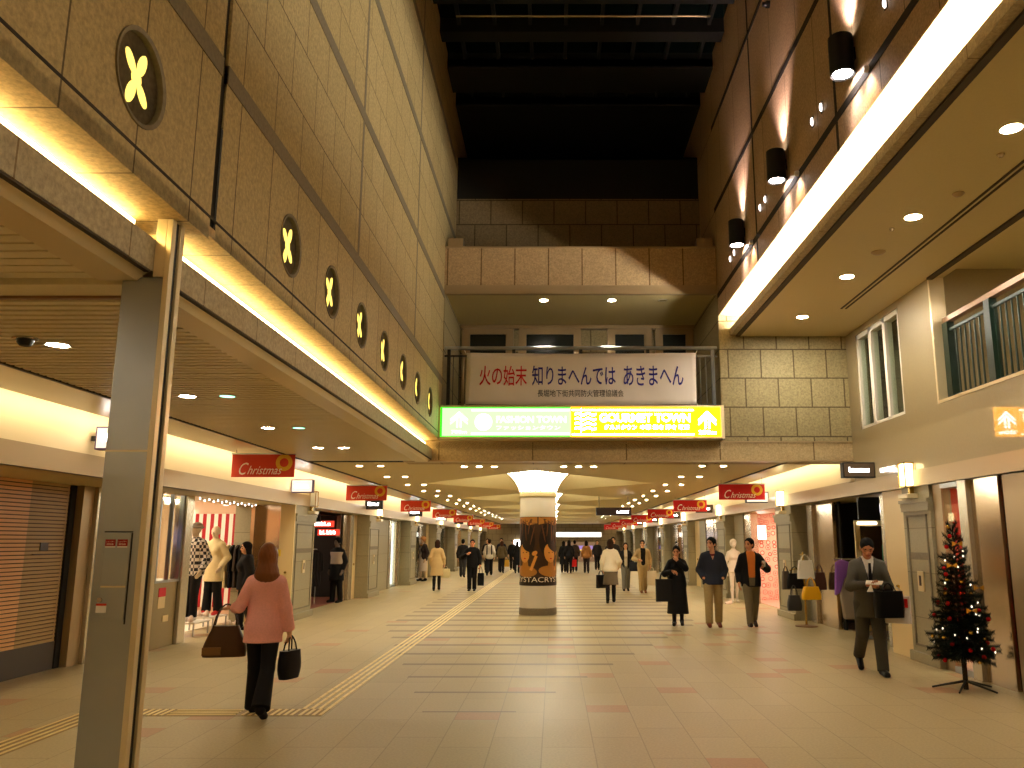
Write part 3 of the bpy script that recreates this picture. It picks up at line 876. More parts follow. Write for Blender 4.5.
# three black cylinder lamps on the right wall, with their beams up and down
SL = ['black cylinder wall lamp nearest the viewer', 'middle of the three black cylinder wall lamps', 'black cylinder wall lamp nearest the banner']
for i, y in enumerate((7.42, 9.86, 12.2)):
    t = thing('wall_lamp', SL[i], 'wall lamp', (XR, y, 6.16), 0, 'black cylinder wall lamps')
    cx = -0.125
    MB().lathe([(0.105, 0.02), (0.113, 0.0), (0.118, 0.005), (0.118, 0.40), (0.106, 0.41), (0.106, 0.38)], (cx, 0, 0), 20).build('housing', 'black', t)
    MB().box(-0.08, 0.0, -0.04, 0.04, 0.15, 0.28).build('bracket', 'black', t, smooth=0)
    MB().lathe([(0.001, 0.012), (0.095, 0.012)], (cx, 0, 0), 16).build('lamp_down', 'e_spot', t, smooth=0)
    MB().lathe([(0.001, 0.40), (0.10, 0.40)], (cx, 0, 0), 16).build('lamp_up', 'e_shop_w', t, smooth=0)
    for nm, z, sg_, e in (('beam_up', 0.44, 1, 150), ('beam_down', -0.03, -1, 40)):
        ld = bpy.data.lights.new(nm, 'SPOT')
        ld.energy = e
        ld.color = (1.0, 0.72, 0.70)
        ld.spot_size = R(76)
        ld.spot_blend = 0.9
        ld.shadow_soft_size = 0.06
        lo = bpy.data.objects.new(nm, ld)
        COL.objects.link(lo)
        lo.parent = t
        lo.location = (cx - 0.02, 0, z)
        lo.rotation_euler = (R(180), R(8), 0) if sg_ > 0 else (0, R(-8), 0)
mk = None
for y, z in ((6.32, 6.38), (6.62, 6.38), (8.41, 6.37), (8.73, 6.37), (10.87, 6.35), (11.16, 6.35), (12.9, 6.30), (13.21, 6.30)):
    lb = 'tiny bright marker lamp, one of a pair between the cylinder lamps'
    if mk is None:
        mk = thing('marker_lamp', lb, 'wall lamp', (XR, y, z), 0, 'pairs of marker lamps on the right wall')
        MB().ell((-0.012, 0, 0), (0.018, 0.020, 0.050), 12, 8).build('lens', 'e_mark', mk)
        MB().box(-0.008, 0.0, -0.028, 0.028, -0.06, 0.06).build('rim', 'black', mk, smooth=0)
    else: dup(mk, (XR, y, z))
for i, y in enumerate((7.1, 9.35, 11.7)):
    t = thing('spot_lamp', ['small white spot below the nearest cylinder lamp', 'small white spot below the middle cylinder lamp', 'small white spot below the far cylinder lamp'][i], 'wall lamp', (XR, y, 6.03), 0, 'small spots on the string joint')
    MB().lathe([(0.001, -0.05), (0.03, -0.05), (0.034, 0.0)], n=12, axis='x').build('lens', 'white', t)
    ld = bpy.data.lights.new('spot_beam', 'SPOT')
    ld.energy = 22
    ld.color = (1.0, 0.66, 0.42)
    ld.spot_size = R(80)
    ld.spot_blend = 0.7
    ld.shadow_soft_size = 0.03
    lo = bpy.data.objects.new('spot_beam', ld)
    COL.objects.link(lo)
    lo.parent = t
    lo.location = (-0.14, 0, 0.0)
    lo.rotation_euler = (0, R(-20), 0)
cm = thing('wall_camera', 'tiny dark security camera high on the right wall', 'camera', (XR, 10.2, 8.9))
MB().lathe([(0.001, -0.1), (0.03, -0.1), (0.035, -0.06), (0.05, -0.05), (0.05, 0.0)], n=12, axis='x').build('body', 'black', cm)

# ------------------------------------------------------------------ round column with lit capital and poster
def column(y, poster, label):
    t = thing('round_column', label, 'column', (COLX, y, 0), 0, 'round columns down the middle of the corridor')
    r = 0.43
    MB().lathe([(r + 0.012, 0.0), (r + 0.012, 0.15), (r + 0.004, 0.155), (r, 0.16)], n=40).build('plinth', 'gran_band', t)
    MB().lathe([(r, 0.16), (r, 2.72)], n=40).build('shaft', 'white_paint', t)
    MB().lathe([(r, 2.70), (r + 0.02, 2.72), (r + 0.02, 2.80), (r + 0.004, 2.81), (r + 0.004, 2.86)], n=40).build('collar', 'ceil', t)
    n = 24
    MB().lathe([(0.44, 2.84), (0.47, 2.93), (0.55, 3.08), (0.67, 3.22), (0.78, 3.30)], n=n).build('capital_lamp', 'e_cap', t)
    MB().lathe([(0.50, 3.315), (0.76, 3.315)], n=n, cap=False).build('vault_fill_ring', 'e_vault_fill', t, smooth=0)  # added glowing ring, put in to brighten the vault above
    rb_ = MB()
    for k in range(n):
        a = 2 * math.pi * (k + 0.5) / n
        rb_.tube([(q * math.cos(a), q * math.sin(a), z) for q, z in ((0.445, 2.84), (0.476, 2.93), (0.556, 3.08), (0.676, 3.22), (0.786, 3.30))], 0.011, 4)
    rb_.build('capital_ribs', 'rib', t)
    return t
c0 = column(COLY0, True, 'white round column with a brown poster and glowing fan capital')
y = COLY0 + PITCH
k = 0
while y < YF - 2:
    dup(c0, (COLX, y, 0), 0, 'farther round column with glowing capital, hidden behind the poster column')
    y += PITCH
# poster: two portraits side by side wrapped round the front of the shaft
def wrap(mb, pts, rr, m):
    a = np.array(pts, float)
    vs, fs = [], []
    c = a.mean(0)
    o = len(mb.v)
    n = len(pts)
    sub = []
    for i in range(n):
        p, q = a[i], a[(i + 1) % n]
        kk = max(1, int(abs(q[0] - p[0]) / 0.06))
        for j in range(kk): sub.append(p + (q - p) * j / kk)
    sub = np.array(sub)
    def P(p): return (rr * math.sin(p[0] / rr), -rr * math.cos(p[0] / rr), p[1])
    rings = [c + (sub - c) * f for f in (0.001, 0.35, 0.7, 1.0)]
    vs = [P(p) for rg in rings for p in rg]
    n = len(sub)
    fs = [(j * n + i, j * n + (i + 1) % n, (j + 1) * n + (i + 1) % n, (j + 1) * n + i) for j in range(3) for i in range(n)]
    mb.add(vs, fs, m)
def ovl(cx, cz, rx, rz, rot=0, n=18):
    c_, s_ = math.cos(R(rot)), math.sin(R(rot))
    return [(cx + rx * math.cos(t) * c_ - rz * math.sin(t) * s_, cz + rx * math.cos(t) * s_ + rz * math.sin(t) * c_) for t in [2 * math.pi * k / n for k in range(n)]]
pbm = MB().lathe([(0.433, 0.66), (0.433, 2.24)], n=40, a0=R(-178), a1=R(-2))
pst = pbm.build('poster', 'poster_bg', c0)
pst['label'] = 'brown portrait poster wrapped round the shaft'
art = MB()
for s0 in (-0.33, 0.34):
    rr = 0.436
    wrap(art, [(s0 - 0.32, 2.23), (s0 - 0.32, 2.06), (s0 - 0.1, 2.10), (s0 + 0.1, 2.04), (s0 + 0.32, 2.09), (s0 + 0.32, 2.23)], rr, 1)
    wrap(art, ovl(s0 - 0.02, 1.70, 0.29, 0.42), rr, 0)
    for j, (dx, dz, a, ln) in enumerate(((-0.20, 1.86, 12, 0.22), (-0.10, 1.98, -6, 0.20), (0.02, 1.94, 4, 0.26), (0.12, 2.00, -10, 0.18), (0.20, 1.80, -14, 0.24), (-0.02, 2.10, 60, 0.10), (0.14, 2.12, -50, 0.09), (-0.15, 2.12, 40, 0.09))):
        wrap(art, ovl(s0 + dx, dz, 0.016, ln, a), rr + 0.001, 4)
    wrap(art, ovl(s0 - 0.03, 1.40, 0.155, 0.22, 12), rr + 0.003, 2)
    wrap(art, [(s0 - 0.07, 1.25), (s0 + 0.08, 1.25), (s0 + 0.12, 1.02), (s0 - 0.10, 1.02)], rr + 0.0025, 1)
    wrap(art, ovl(s0 + 0.0, 0.99, 0.32, 0.13, -4), rr + 0.003, 1)
    wrap(art, [(s0 + 0.13, 1.02), (s0 + 0.20, 1.00), (s0 + 0.33, 1.33), (s0 + 0.27, 1.36)], rr + 0.0035, 2)
    wrap(art, ovl(s0 + 0.26, 1.40, 0.07, 0.05, 30), rr + 0.004, 2)
    wrap(art, ovl(s0 + 0.07, 1.54, 0.18, 0.09, -28), rr + 0.004, 0)
    wrap(art, ovl(s0 - 0.055, 1.41, 0.025, 0.010), rr + 0.005, 0)
    wrap(art, ovl(s0 + 0.055, 1.42, 0.025, 0.010), rr + 0.005, 0)
    wrap(art, ovl(s0 + 0.0, 1.28, 0.035, 0.014), rr + 0.005, 3)
art.build('portrait_print', ['poster_hair', 'poster_gold', 'poster_skin', 'red_txt', mat('poster_streak', (104, 62, 28), 0.35)], c0 and pst, smooth=0)
pt = MB().lathe([(0.439, 0.67), (0.439, 0.86)], n=40, a0=R(-270), a1=R(90))
pt.build('poster_band', mat('poster_band', (30, 16, 8), 0.4), pst, smooth=0)
tt = MB().text('YSTACRYSTACRYSTACRYS', (-1.30, 0, 0.745), X3, Z3, 2.60, 0.115, off=0.0)
tt.v = [(0.442 * math.sin(p[0] / 0.442), -0.442 * math.cos(p[0] / 0.442), p[2]) for p in tt.v]
tt.build('poster_lettering', 'xmas_txt', pst, smooth=0)

# ------------------------------------------------------------------ metal guide bars in the floor
tp = thing('tactile_strip', 'long strip of four brass guide bars running up the corridor floor', 'tactile paving', (-2.42, 8.9, 0))
for k in range(4):
    bar = MB()
    y = 0.0
    while y < 52:
        bar.box(-0.125 + 0.083 * k - 0.017, -0.125 + 0.083 * k + 0.017, y, y + 0.285, 0.0, 0.006)
        y += 0.30
    bar.build('guide_bar', 'bar', tp, smooth=0)
tp = thing('tactile_turn', 'cross strip of short brass guide bars at the woman in pink', 'tactile paving', (-3.4, 8.75, 0))
MB().box(-1.0, 1.13, -0.19, 0.15, 0.0, 0.003).build('tile', 'tact', tp, smooth=0)
for x0 in (-0.98, -0.70, 0.30, 0.58, 0.86):
    for k in range(4):
        MB().box(x0 + 0.035 + 0.066 * k, x0 + 0.065 + 0.066 * k, -0.17, 0.13, 0.003, 0.008).build('guide_bar', 'bar', tp, smooth=0)
for k in range(4):
    MB().box(-0.40, 0.27, -0.15 + 0.075 * k, -0.12 + 0.075 * k, 0.003, 0.008).build('guide_bar', 'bar', tp, smooth=0)
tp = thing('tactile_strip', 'short strip of brass guide bars left of the steel post', 'tactile paving', (-4.56, 7.6, 0))
MB().box(-0.16, 0.16, -2.6, 1.3, 0.0, 0.003).build('tile', 'tact', tp, smooth=0)
for k in range(4):
    MB().box(-0.125 + 0.083 * k - 0.014, -0.125 + 0.083 * k + 0.014, -2.6, 1.28, 0.003, 0.008).build('guide_bar', 'bar', tp, smooth=0)
for x, y, l in ((-3.95, 7.55, 'small white square floor marker nearer the post'), (-4.25, 6.6, 'small white square floor marker at the left frame edge')):
    t = tag(MB().lathe([(0.06, 0.0), (0.06, 0.004), (0.001, 0.005)], (x, y, 0), 4).build('floor_marker', 'steel_light', None, smooth=0), l, 'floor marker')

# ------------------------------------------------------------------ green railing in the right opening
gr = thing('green_railing', 'dark green railing with copper top rail in the right upper opening', 'railing', (5.36, 8.4, 3.50))
MB().box(-0.05, 0.05, -5.0, 2.6, 1.10, 1.17).build('top_rail', 'copper', gr, smooth=0)
MB().box(-0.02, 0.02, -5.0, 2.6, 0.97, 1.01).box(-0.02, 0.02, -5.0, 2.6, 0.05, 0.10).build('rail', 'green_metal', gr, smooth=0)
for y in (2.55, 1.45, 0.2, -1.0, -2.2, -3.4):
    MB().box(-0.05, 0.05, y - 0.07, y + 0.07, 0.0, 1.10).build('post', 'green_metal', gr, smooth=0)
y = 2.35
while y > -2.2:
    MB().box(-0.01, 0.01, y - 0.01, y + 0.01, 0.1, 0.97).build('baluster', 'green_metal', gr, smooth=0)
    y -= 0.125
struct('trim_19', B(XHR - 0.006, XHR + 0.21, YN, 11.05, 3.50, 3.54).box(XHR - 0.004, XHR + 0.2, 11.045, 11.09, 3.5, 5.27), 'trim_metal', 'metal edges of the right opening', smooth=0)
downlight('downlight', 'lamp in the gallery ceiling behind the green railing', 6.3, 8.6, 5.398, 0.1, 'e_down_r', None)
# ------------------------------------------------------------------ figures: smooth-union fields turned into one surface
class Field:
    def __init__(s, lo, hi, h):
        s.h = h
        s.lo = np.array(lo, float)
        n = np.ceil((np.array(hi) - s.lo) / h).astype(int) + 1
        s.ax = [s.lo[i] + h * np.arange(n[i]) for i in range(3)]
        s.F = np.full(tuple(n), 1.0, np.float32)
    def blk(s, lo, hi):
        sl = []
        for i in range(3):
            a = int(max(0, math.floor((lo[i] - s.lo[i]) / s.h)))
            b = int(min(len(s.ax[i]), math.ceil((hi[i] - s.lo[i]) / s.h) + 1))
            sl.append(slice(a, max(a, b)))
        return tuple(sl)
    def put(s, fn, lo, hi, k):
        m = k + 3 * s.h
        sl = s.blk([l - m for l in lo], [q + m for q in hi])
        F = s.F[sl]
        if F.size == 0: return
        X = s.ax[0][sl[0]][:, None, None]
        Y = s.ax[1][sl[1]][None, :, None]
        Z = s.ax[2][sl[2]][None, None, :]
        d = fn(X, Y, Z).astype(np.float32)
        if k <= 0:
            s.F[sl] = np.minimum(F, d)
        else:
            t = np.clip(0.5 + 0.5 * (F - d) / k, 0, 1)
            s.F[sl] = F * (1 - t) + d * t - k * t * (1 - t)
    def prim(s, p, inf=0.0, k=0.03):
        if p[0] == 'c':
            _, a, b, ra, rb, ky = p[:6]
            ra, rb = ra + inf, rb + inf
            a, b = np.array(a, float), np.array(b, float)
            def fn(X, Y, Z):
                ax, ay, az = a[0], a[1] / ky, a[2]
                dx, dy, dz = b[0] - a[0], (b[1] - a[1]) / ky, b[2] - a[2]
                L2 = dx * dx + dy * dy + dz * dz + 1e-9
                px, py, pz = X - ax, Y / ky - ay, Z - az
                t = np.clip((px * dx + py * dy + pz * dz) / L2, 0, 1)
                return (np.sqrt((px - t * dx) ** 2 + (py - t * dy) ** 2 + (pz - t * dz) ** 2) - (ra + (rb - ra) * t)) * min(1.0, ky)
            r = np.array([max(ra, rb), max(ra, rb) * ky, max(ra, rb)])
            s.put(fn, np.minimum(a, b) - r, np.maximum(a, b) + r, k)
        else:
            _, c, r, Rm = p[:4]
            c, r = np.array(c, float), np.array(r, float) + inf
            def fn(X, Y, Z):
                px, py, pz = X - c[0], Y - c[1], Z - c[2]
                if Rm is not None:
                    q = [Rm[0][i] * px + Rm[1][i] * py + Rm[2][i] * pz for i in range(3)]
                else: q = [px, py, pz]
                k0 = np.sqrt((q[0] / r[0]) ** 2 + (q[1] / r[1]) ** 2 + (q[2] / r[2]) ** 2)
                return (k0 - 1) * float(min(r))
            m = max(r)
            s.put(fn, c - m, c + m, k)
    def carve(s, fn):
        X, Y, Z = s.ax[0][:, None, None], s.ax[1][None, :, None], s.ax[2][None, None, :]
        s.F = np.maximum(s.F, np.broadcast_to(fn(X, Y, Z), s.F.shape).astype(np.float32))
    def mesh(s):
        F = s.F
        I = F < 0
        n = F.shape
        c = I[:-1, :-1, :-1].astype(np.int8)
        cnt = np.zeros((n[0] - 1, n[1] - 1, n[2] - 1), np.int8)
        for dx in (0, 1):
            for dy in (0, 1):
                for dz in (0, 1):
                    cnt += I[dx:n[0] - 1 + dx, dy:n[1] - 1 + dy, dz:n[2] - 1 + dz]
        act = (cnt > 0) & (cnt < 8)
        ix = np.argwhere(act)
        if len(ix) == 0: return np.zeros((0, 3)), np.zeros((0, 4), int)
        idx = np.full(act.shape, -1, np.int64)
        idx[act] = np.arange(len(ix))
        P = np.zeros((len(ix), 3))
        N = np.zeros(len(ix))
        cor = [(a, b, d) for a in (0, 1) for b in (0, 1) for d in (0, 1)]
        for p in cor:
            for ax in range(3):
                if p[ax]: continue
                q = list(p); q[ax] = 1
                fa = F[ix[:, 0] + p[0], ix[:, 1] + p[1], ix[:, 2] + p[2]]
                fb = F[ix[:, 0] + q[0], ix[:, 1] + q[1], ix[:, 2] + q[2]]
                m = (fa < 0) != (fb < 0)
                t = np.where(m, fa / np.where(m, fa - fb, 1), 0)
                w = np.tile(np.array(p, float), (len(ix), 1))
                w[:, ax] += t
                P += w * m[:, None]
                N += m
        V = (ix + P / N[:, None]) * s.h + s.lo
        Q = []
        for ax in range(3):
            u, v = [(1, 2), (2, 0), (0, 1)][ax]
            sa = [slice(None)] * 3; sb = [slice(None)] * 3
            sa[ax] = slice(0, -1); sb[ax] = slice(1, None)
            A, Bq = I[tuple(sa)], I[tuple(sb)]
            e = np.argwhere(A != Bq)
            e = e[(e[:, u] > 0) & (e[:, v] > 0) & (e[:, u] < n[u] - 1) & (e[:, v] < n[v] - 1)]
            if len(e) == 0: continue
            flip = A[e[:, 0], e[:, 1], e[:, 2]]
            def cell(du, dv):
                g = e.copy(); g[:, u] -= du; g[:, v] -= dv
                return idx[g[:, 0], g[:, 1], g[:, 2]]
            q = np.stack([cell(1, 1), cell(0, 1), cell(0, 0), cell(1, 0)], 1)
            q[~flip] = q[~flip][:, ::-1]
            Q.append(q)
        return V, np.concatenate(Q)

def np_mesh(name, parts, mats, parent, slot=None):
    """one mesh object from a list of (V, Q); slot(centres) -> material index"""
    vs, qs, o = [], [], 0
    for V, Q in parts:
        vs.append(V); qs.append(Q + o); o += len(V)
    V, Q = np.concatenate(vs), np.concatenate(qs)
    if len(V) == 0: return None
    me = bpy.data.meshes.new(name)
    me.vertices.add(len(V)); me.loops.add(len(Q) * 4); me.polygons.add(len(Q))
    me.vertices.foreach_set('co', V.astype(np.float32).ravel())
    me.loops.foreach_set('vertex_index', Q.astype(np.int32).ravel())
    me.polygons.foreach_set('loop_start', np.arange(0, len(Q) * 4, 4, dtype=np.int32))
    me.polygons.foreach_set('loop_total', np.full(len(Q), 4, np.int32))
    for m in mats: me.materials.append(M[m] if isinstance(m, str) else m)
    if slot is not None: me.polygons.foreach_set('material_index', slot(V[Q].mean(1)).astype(np.int32))
    me.polygons.foreach_set('use_smooth', np.ones(len(Q), bool))
    me.update(calc_edges=True)
    me.validate()
    o = bpy.data.objects.new(name, me)
    COL.objects.link(o)
    o.parent = parent
    return o

def rot(axis, a):
    return np.array(Matrix.Rotation(a, 3, axis))

CM = {}
def cmat(rgb, rough=0.75, speck=0.0):
    if max(rgb) < 40: rgb = tuple(int(q * 0.72) for q in rgb)
    k = (rgb, rough, speck)
    if k not in CM: CM[k] = mat('cloth_%d_%d_%d' % rgb, rgb, rough, spec=0.15, speck=speck, sscale=60)
    return CM[k]

SKIN = (214, 160, 122)
def ik(sh, wr, l1, l2, pole):
    sh, wr, pole = np.array(sh, float), np.array(wr, float), np.array(pole, float)
    d = wr - sh
    L = np.linalg.norm(d)
    if L > (l1 + l2) * 0.999:
        wr = sh + d / L * (l1 + l2) * 0.999
        d = wr - sh; L = np.linalg.norm(d)
    u = d / L
    a = (l1 * l1 - l2 * l2 + L * L) / (2 * L)
    hgt = math.sqrt(max(0, l1 * l1 - a * a))
    p = pole - u * pole.dot(u)
    p /= np.linalg.norm(p) + 1e-9
    return sh + u * a + p * hgt, wr

def person(name, label, loc, face, H, P, h=0.012, cat='person', group=None):
    """face: heading in degrees, 0 = walking away up the corridor (+y), 180 = towards the viewer.
    local frame: +y forward, +x the figure's own right hand."""
    s = H / 1.70
    root = thing(name, label, cat, loc, R(face), group)
    fem = P.get('fem', False)
    ws = 0.90 if fem else 1.0
    lean = R(P.get('lean', 0))
    legs = P.get('legs', (8, 4, -8, 12))          # right thigh, right knee, left thigh, left knee (degrees)
    J = {}
    for sd, sx, a, b in (('R', 1, legs[0], legs[1]), ('L', -1, legs[2], legs[3])):
        a, b = R(a), R(b)
        hip = np.array([0.088 * sx * (0.95 if fem else 1), 0, 0.0])
        knee = hip + 0.41 * np.array([P.get('spread', 0.0) * sx, math.sin(a), -math.cos(a)])
        ank = knee + 0.40 * np.array([P.get('spread', 0.0) * sx * 0.5, math.sin(a - b), -math.cos(a - b)])
        pitch = min(0.0, (a - b)) * P.get('heel', 0.9) + (0.15 if a - b > 0.2 else 0)
        f = np.array([0.06 * sx, math.cos(pitch), math.sin(pitch)])
        J[sd] = dict(hip=hip, knee=knee, ank=ank, heel=ank + np.array([0, -0.035, -0.035]), toe=ank + f * 0.155 + np.array([0, 0, -0.055]), pitch=pitch)
    low = min(min(J[q]['toe'][2] - 0.027, J[q]['heel'][2] - 0.042) for q in 'RL')
    for q in 'RL':
        for kk in ('hip', 'knee', 'ank', 'heel', 'toe'): J[q][kk] = J[q][kk] + np.array([0, 0, -low])
    hz = J['R']['hip'][2]                          # hip height, about 0.88
    Rl = rot('X', -lean)
    def tors(x, y, z):                             # torso point, z above the hips, leaning with the body
        return Rl @ np.array([x, y, z]) + np.array([0, 0, hz])
    sw = 0.158 * ws
    sh = {'R': tors(sw, -0.005, 0.475), 'L': tors(-sw, -0.005, 0.475)}
    arms = P.get('arms', {})
    for sd, sx in (('R', 1), ('L', -1)):
        w = arms.get(sd, dict(w=(0.24, 0.03, -0.02)))
        tgt = tors(w['w'][0] * sx, w['w'][1], w['w'][2])
        pole = np.array(w.get('pole', (0.5, -1.0, -0.3))) * np.array([sx, 1, 1])
        el, wr = ik(sh[sd], tgt, 0.285, 0.25, pole)
        d = wr - el
        d /= np.linalg.norm(d)
        hd = w.get('hand')
        if hd is not None:
            d = np.array([hd[0] * sx, hd[1], hd[2]], float); d /= np.linalg.norm(d)
        n = np.array(w.get('palm', (-1, 0.1, 0))) * np.array([sx, 1, 1])
        n = n - d * n.dot(d); n /= np.linalg.norm(n) + 1e-9
        J['a' + sd] = dict(el=el, wr=wr, d=d, n=n, curl=w.get('curl', 35))
    hp, hy, hr = R(P.get('hpitch', 0)), R(P.get('hyaw', 0)), R(P.get('hroll', 0))
    Rh = rot('Z', hy) @ rot('X', -hp) @ rot('Y', hr)
    nb = tors(0, 0.005, 0.60)
    def hd_(x, y, z):                              # head point relative to the neck base
        return nb + Rh @ np.array([x, y, z])
    S = lambda p: tuple(np.array(p) * s)
    def C(a, b, ra, rb, ky=1.0): return ('c', S(a), S(b), ra * s, rb * s, ky)
    hipw = 1.06 if fem else 1.0
    pel = [C(tors(0, -0.01, 0.02), tors(0, 0, 0.12), 0.150 * hipw, 0.132, 0.74), C(tors(0.06, -0.04, 0.0), tors(-0.06, -0.04, 0.0), 0.09, 0.09, 0.9)]
    tor = [C(tors(0, 0, 0.12), tors(0, 0, 0.24), 0.130, 0.122 * ws, 0.74), C(tors(0, 0, 0.24), tors(0, 0, 0.42), 0.128 * ws, 0.152 * ws, 0.70),
           C(tors(-0.10 * ws, -0.01, 0.465), tors(0.10 * ws, -0.01, 0.465), 0.068, 0.068, 0.9), C(tors(0, -0.02, 0.48), nb + np.array([0, 0, -0.02]), 0.10, 0.055, 0.8)]
    if fem: tor += [C(tors(0.065, 0.07, 0.36), tors(0.065, 0.06, 0.38), 0.055, 0.05), C(tors(-0.065, 0.07, 0.36), tors(-0.065, 0.06, 0.38), 0.055, 0.05)]
    leg = {}
    for q in 'RL':
        j = J[q]
        cf = j['knee'] * 0.65 + j['ank'] * 0.35 + np.array([0, -0.015, 0])
        leg[q] = [C(j['hip'], j['knee'], 0.085, 0.054), C(j['knee'], cf, 0.052, 0.052), C(cf, j['ank'], 0.052, 0.036)]
    foot = {q: [C(J[q]['heel'], J[q]['toe'], 0.040, 0.032, 1.0), C(J[q]['ank'], J[q]['heel'], 0.036, 0.038)] for q in 'RL'}
    arm = {}
    for q in 'RL':
        j = J['a' + q]
        arm[q] = [C(sh[q], j['el'], 0.052 * ws, 0.041 * ws), C(j['el'], j['wr'], 0.041 * ws, 0.028)]
    neck = [C(tors(0, -0.01, 0.50), hd_(0, 0.015, 0.06), 0.058 * ws, 0.052 * ws)]
    hs = 1.02 if fem else 1.05
    def E(c, r): return ('e', S(hd_(*c)), S(np.array(r) * hs), Rh)
    head = [E((0, 0.012, 0.155), (0.076, 0.094, 0.092)), E((0, 0.040, 0.095), (0.056, 0.062, 0.066)), E((0, 0.070, 0.045), (0.028, 0.028, 0.022)),
            C(hd_(0, 0.098, 0.135), hd_(0, 0.122, 0.103), 0.008, 0.013), E((0.014, 0.108, 0.098), (0.010, 0.010, 0.008)), E((-0.014, 0.108, 0.098), (0.010, 0.010, 0.008)),
            C(hd_(-0.016, 0.096, 0.068), hd_(0.016, 0.096, 0.068), 0.006, 0.006), C(hd_(-0.013, 0.096, 0.059), hd_(0.013, 0.096, 0.059), 0.006, 0.006),
            C(hd_(-0.045, 0.082, 0.150), hd_(0.045, 0.082, 0.150), 0.012, 0.012), E((0.077, 0.002, 0.118), (0.010, 0.020, 0.032)), E((-0.077, 0.002, 0.118), (0.010, 0.020, 0.032)),
            E((0.038, 0.072, 0.105), (0.024, 0.022, 0.020)), E((-0.038, 0.072, 0.105), (0.024, 0.022, 0.020))]
    lo0, hi0 = np.array([-0.75, -0.75, -0.03]) * s, np.array([0.75, 0.75, 1.95]) * s
    hands = P.get('hands', True)
    def hand_parts(q, hh):
        j = J['a' + q]
        d, n, wr = j['d'], j['n'], j['wr']
        l = np.cross(d, n)                         # towards the thumb side, sign by hand
        if q == 'R': l = -l
        o = []
        o.append(('c', S(wr - d * 0.03), S(wr + d * 0.02), 0.027 * s, 0.026 * s, 1.0, 0.01))
        for off in (-0.026, -0.009, 0.009, 0.026):
            o.append(('c', S(wr + d * 0.015 + l * off * 0.7), S(wr + d * 0.085 + l * off), 0.016 * s, 0.013 * s, 1.0, 0.02))
        cu = R(j['curl'])
        for off, ln, dc in ((0.030, 0.068, 0.8), (0.010, 0.078, 0.95), (-0.010, 0.072, 1.05), (-0.029, 0.056, 1.15)):
            p0 = wr + d * 0.088 + l * off
            dd = d
            for i, fr in enumerate((0.45, 0.32, 0.23)):
                a = cu * dc * (0.55 + 0.35 * i)
                dd2 = d * math.cos(a) + n * math.sin(a)
                p1 = p0 + dd2 * ln * fr
                o.append(('c', S(p0), S(p1), (0.0088 - 0.0010 * i) * s, (0.0082 - 0.0010 * i) * s, 1.0, 0.004))
                p0 = p1
        p0 = wr + d * 0.030 + l * 0.024
        p1 = p0 + d * 0.034 + l * 0.026 + n * 0.012
        p2 = p1 + d * 0.030 + l * 0.004 + n * 0.012
        o.append(('c', S(p0), S(p1), 0.014 * s, 0.010 * s, 1.0, 0.008))
        o.append(('c', S(p1), S(p2), 0.0098 * s, 0.008 * s, 1.0, 0.004))
        return o
    # --- the body, one surface
    fine = h <= 0.012
    f = Field(lo0, hi0, h)
    for p in pel + tor: f.prim(p, -0.012 * s, 0.04 * s)
    for q in 'RL':
        for p in leg[q]: f.prim(p, -0.004 * s, 0.03 * s)
        for p in foot[q]: f.prim(p, -0.006 * s, 0.02 * s)
        for p in arm[q]: f.prim(p, 0, 0.025 * s)
    for p in neck: f.prim(p, 0, 0.03 * s)
    parts = []
    if fine:
        parts.append(f.mesh())
        c = np.array(S(hd_(0, 0.02, 0.11)))
        g = Field(c - 0.19 * s, c + 0.19 * s, 0.0065)
        for p in neck: g.prim(p, 0.001, 0.02 * s)
        for p in head: g.prim(p, 0, 0.012 * s)
        parts.append(g.mesh())
        if hands:
            for q in 'RL':
                c = np.array(S(J['a' + q]['wr'] + J['a' + q]['d'] * 0.08))
                g = Field(c - 0.17 * s, c + 0.17 * s, 0.0042)
                for p in hand_parts(q, 0.005): g.prim(p[:6], 0, p[6] * s)
                parts.append(g.mesh())
    else:
        for p in head: f.prim(p, 0.002, 0.015 * s)
        for q in 'RL':
            for p in hand_parts(q, 0.01): f.prim(p[:6], 0.0045, 0.006 * s)
        parts.append(f.mesh())
    sk = cmat(P.get('skin', SKIN), 0.5)
    hc = cmat(P.get('hairc', (34, 24, 18)), 0.7)
    eye = cmat((26, 18, 14), 0.25)
    lip = cmat(P.get('lip', (176, 92, 80)), 0.45)
    faceless = P.get('faceless', False)
    def slot(c):
        q = (c / s - nb) @ Rh
        x, y, z = np.abs(q[:, 0]) / hs, q[:, 1] / hs, q[:, 2] / hs
        o = np.zeros(len(c))
        if faceless: return o
        o[(x > 0.019) & (x < 0.045) & (np.abs(z - 0.126) < 0.0075) & (y > 0.05)] = 1
        o[(x > 0.014) & (x < 0.052) & (np.abs(z - 0.151) < 0.005) & (y > 0.06)] = 3
        o[(x < 0.024) & (np.abs(z - 0.063) < 0.0085) & (y > 0.09)] = 2
        return o
    np_mesh('body', parts, [sk, eye, lip, hc], root, slot)
    # --- clothing and hair
    X_ = dict(pel=pel, tor=tor, legR=leg['R'], legL=leg['L'], armR=arm['R'], armL=arm['L'])
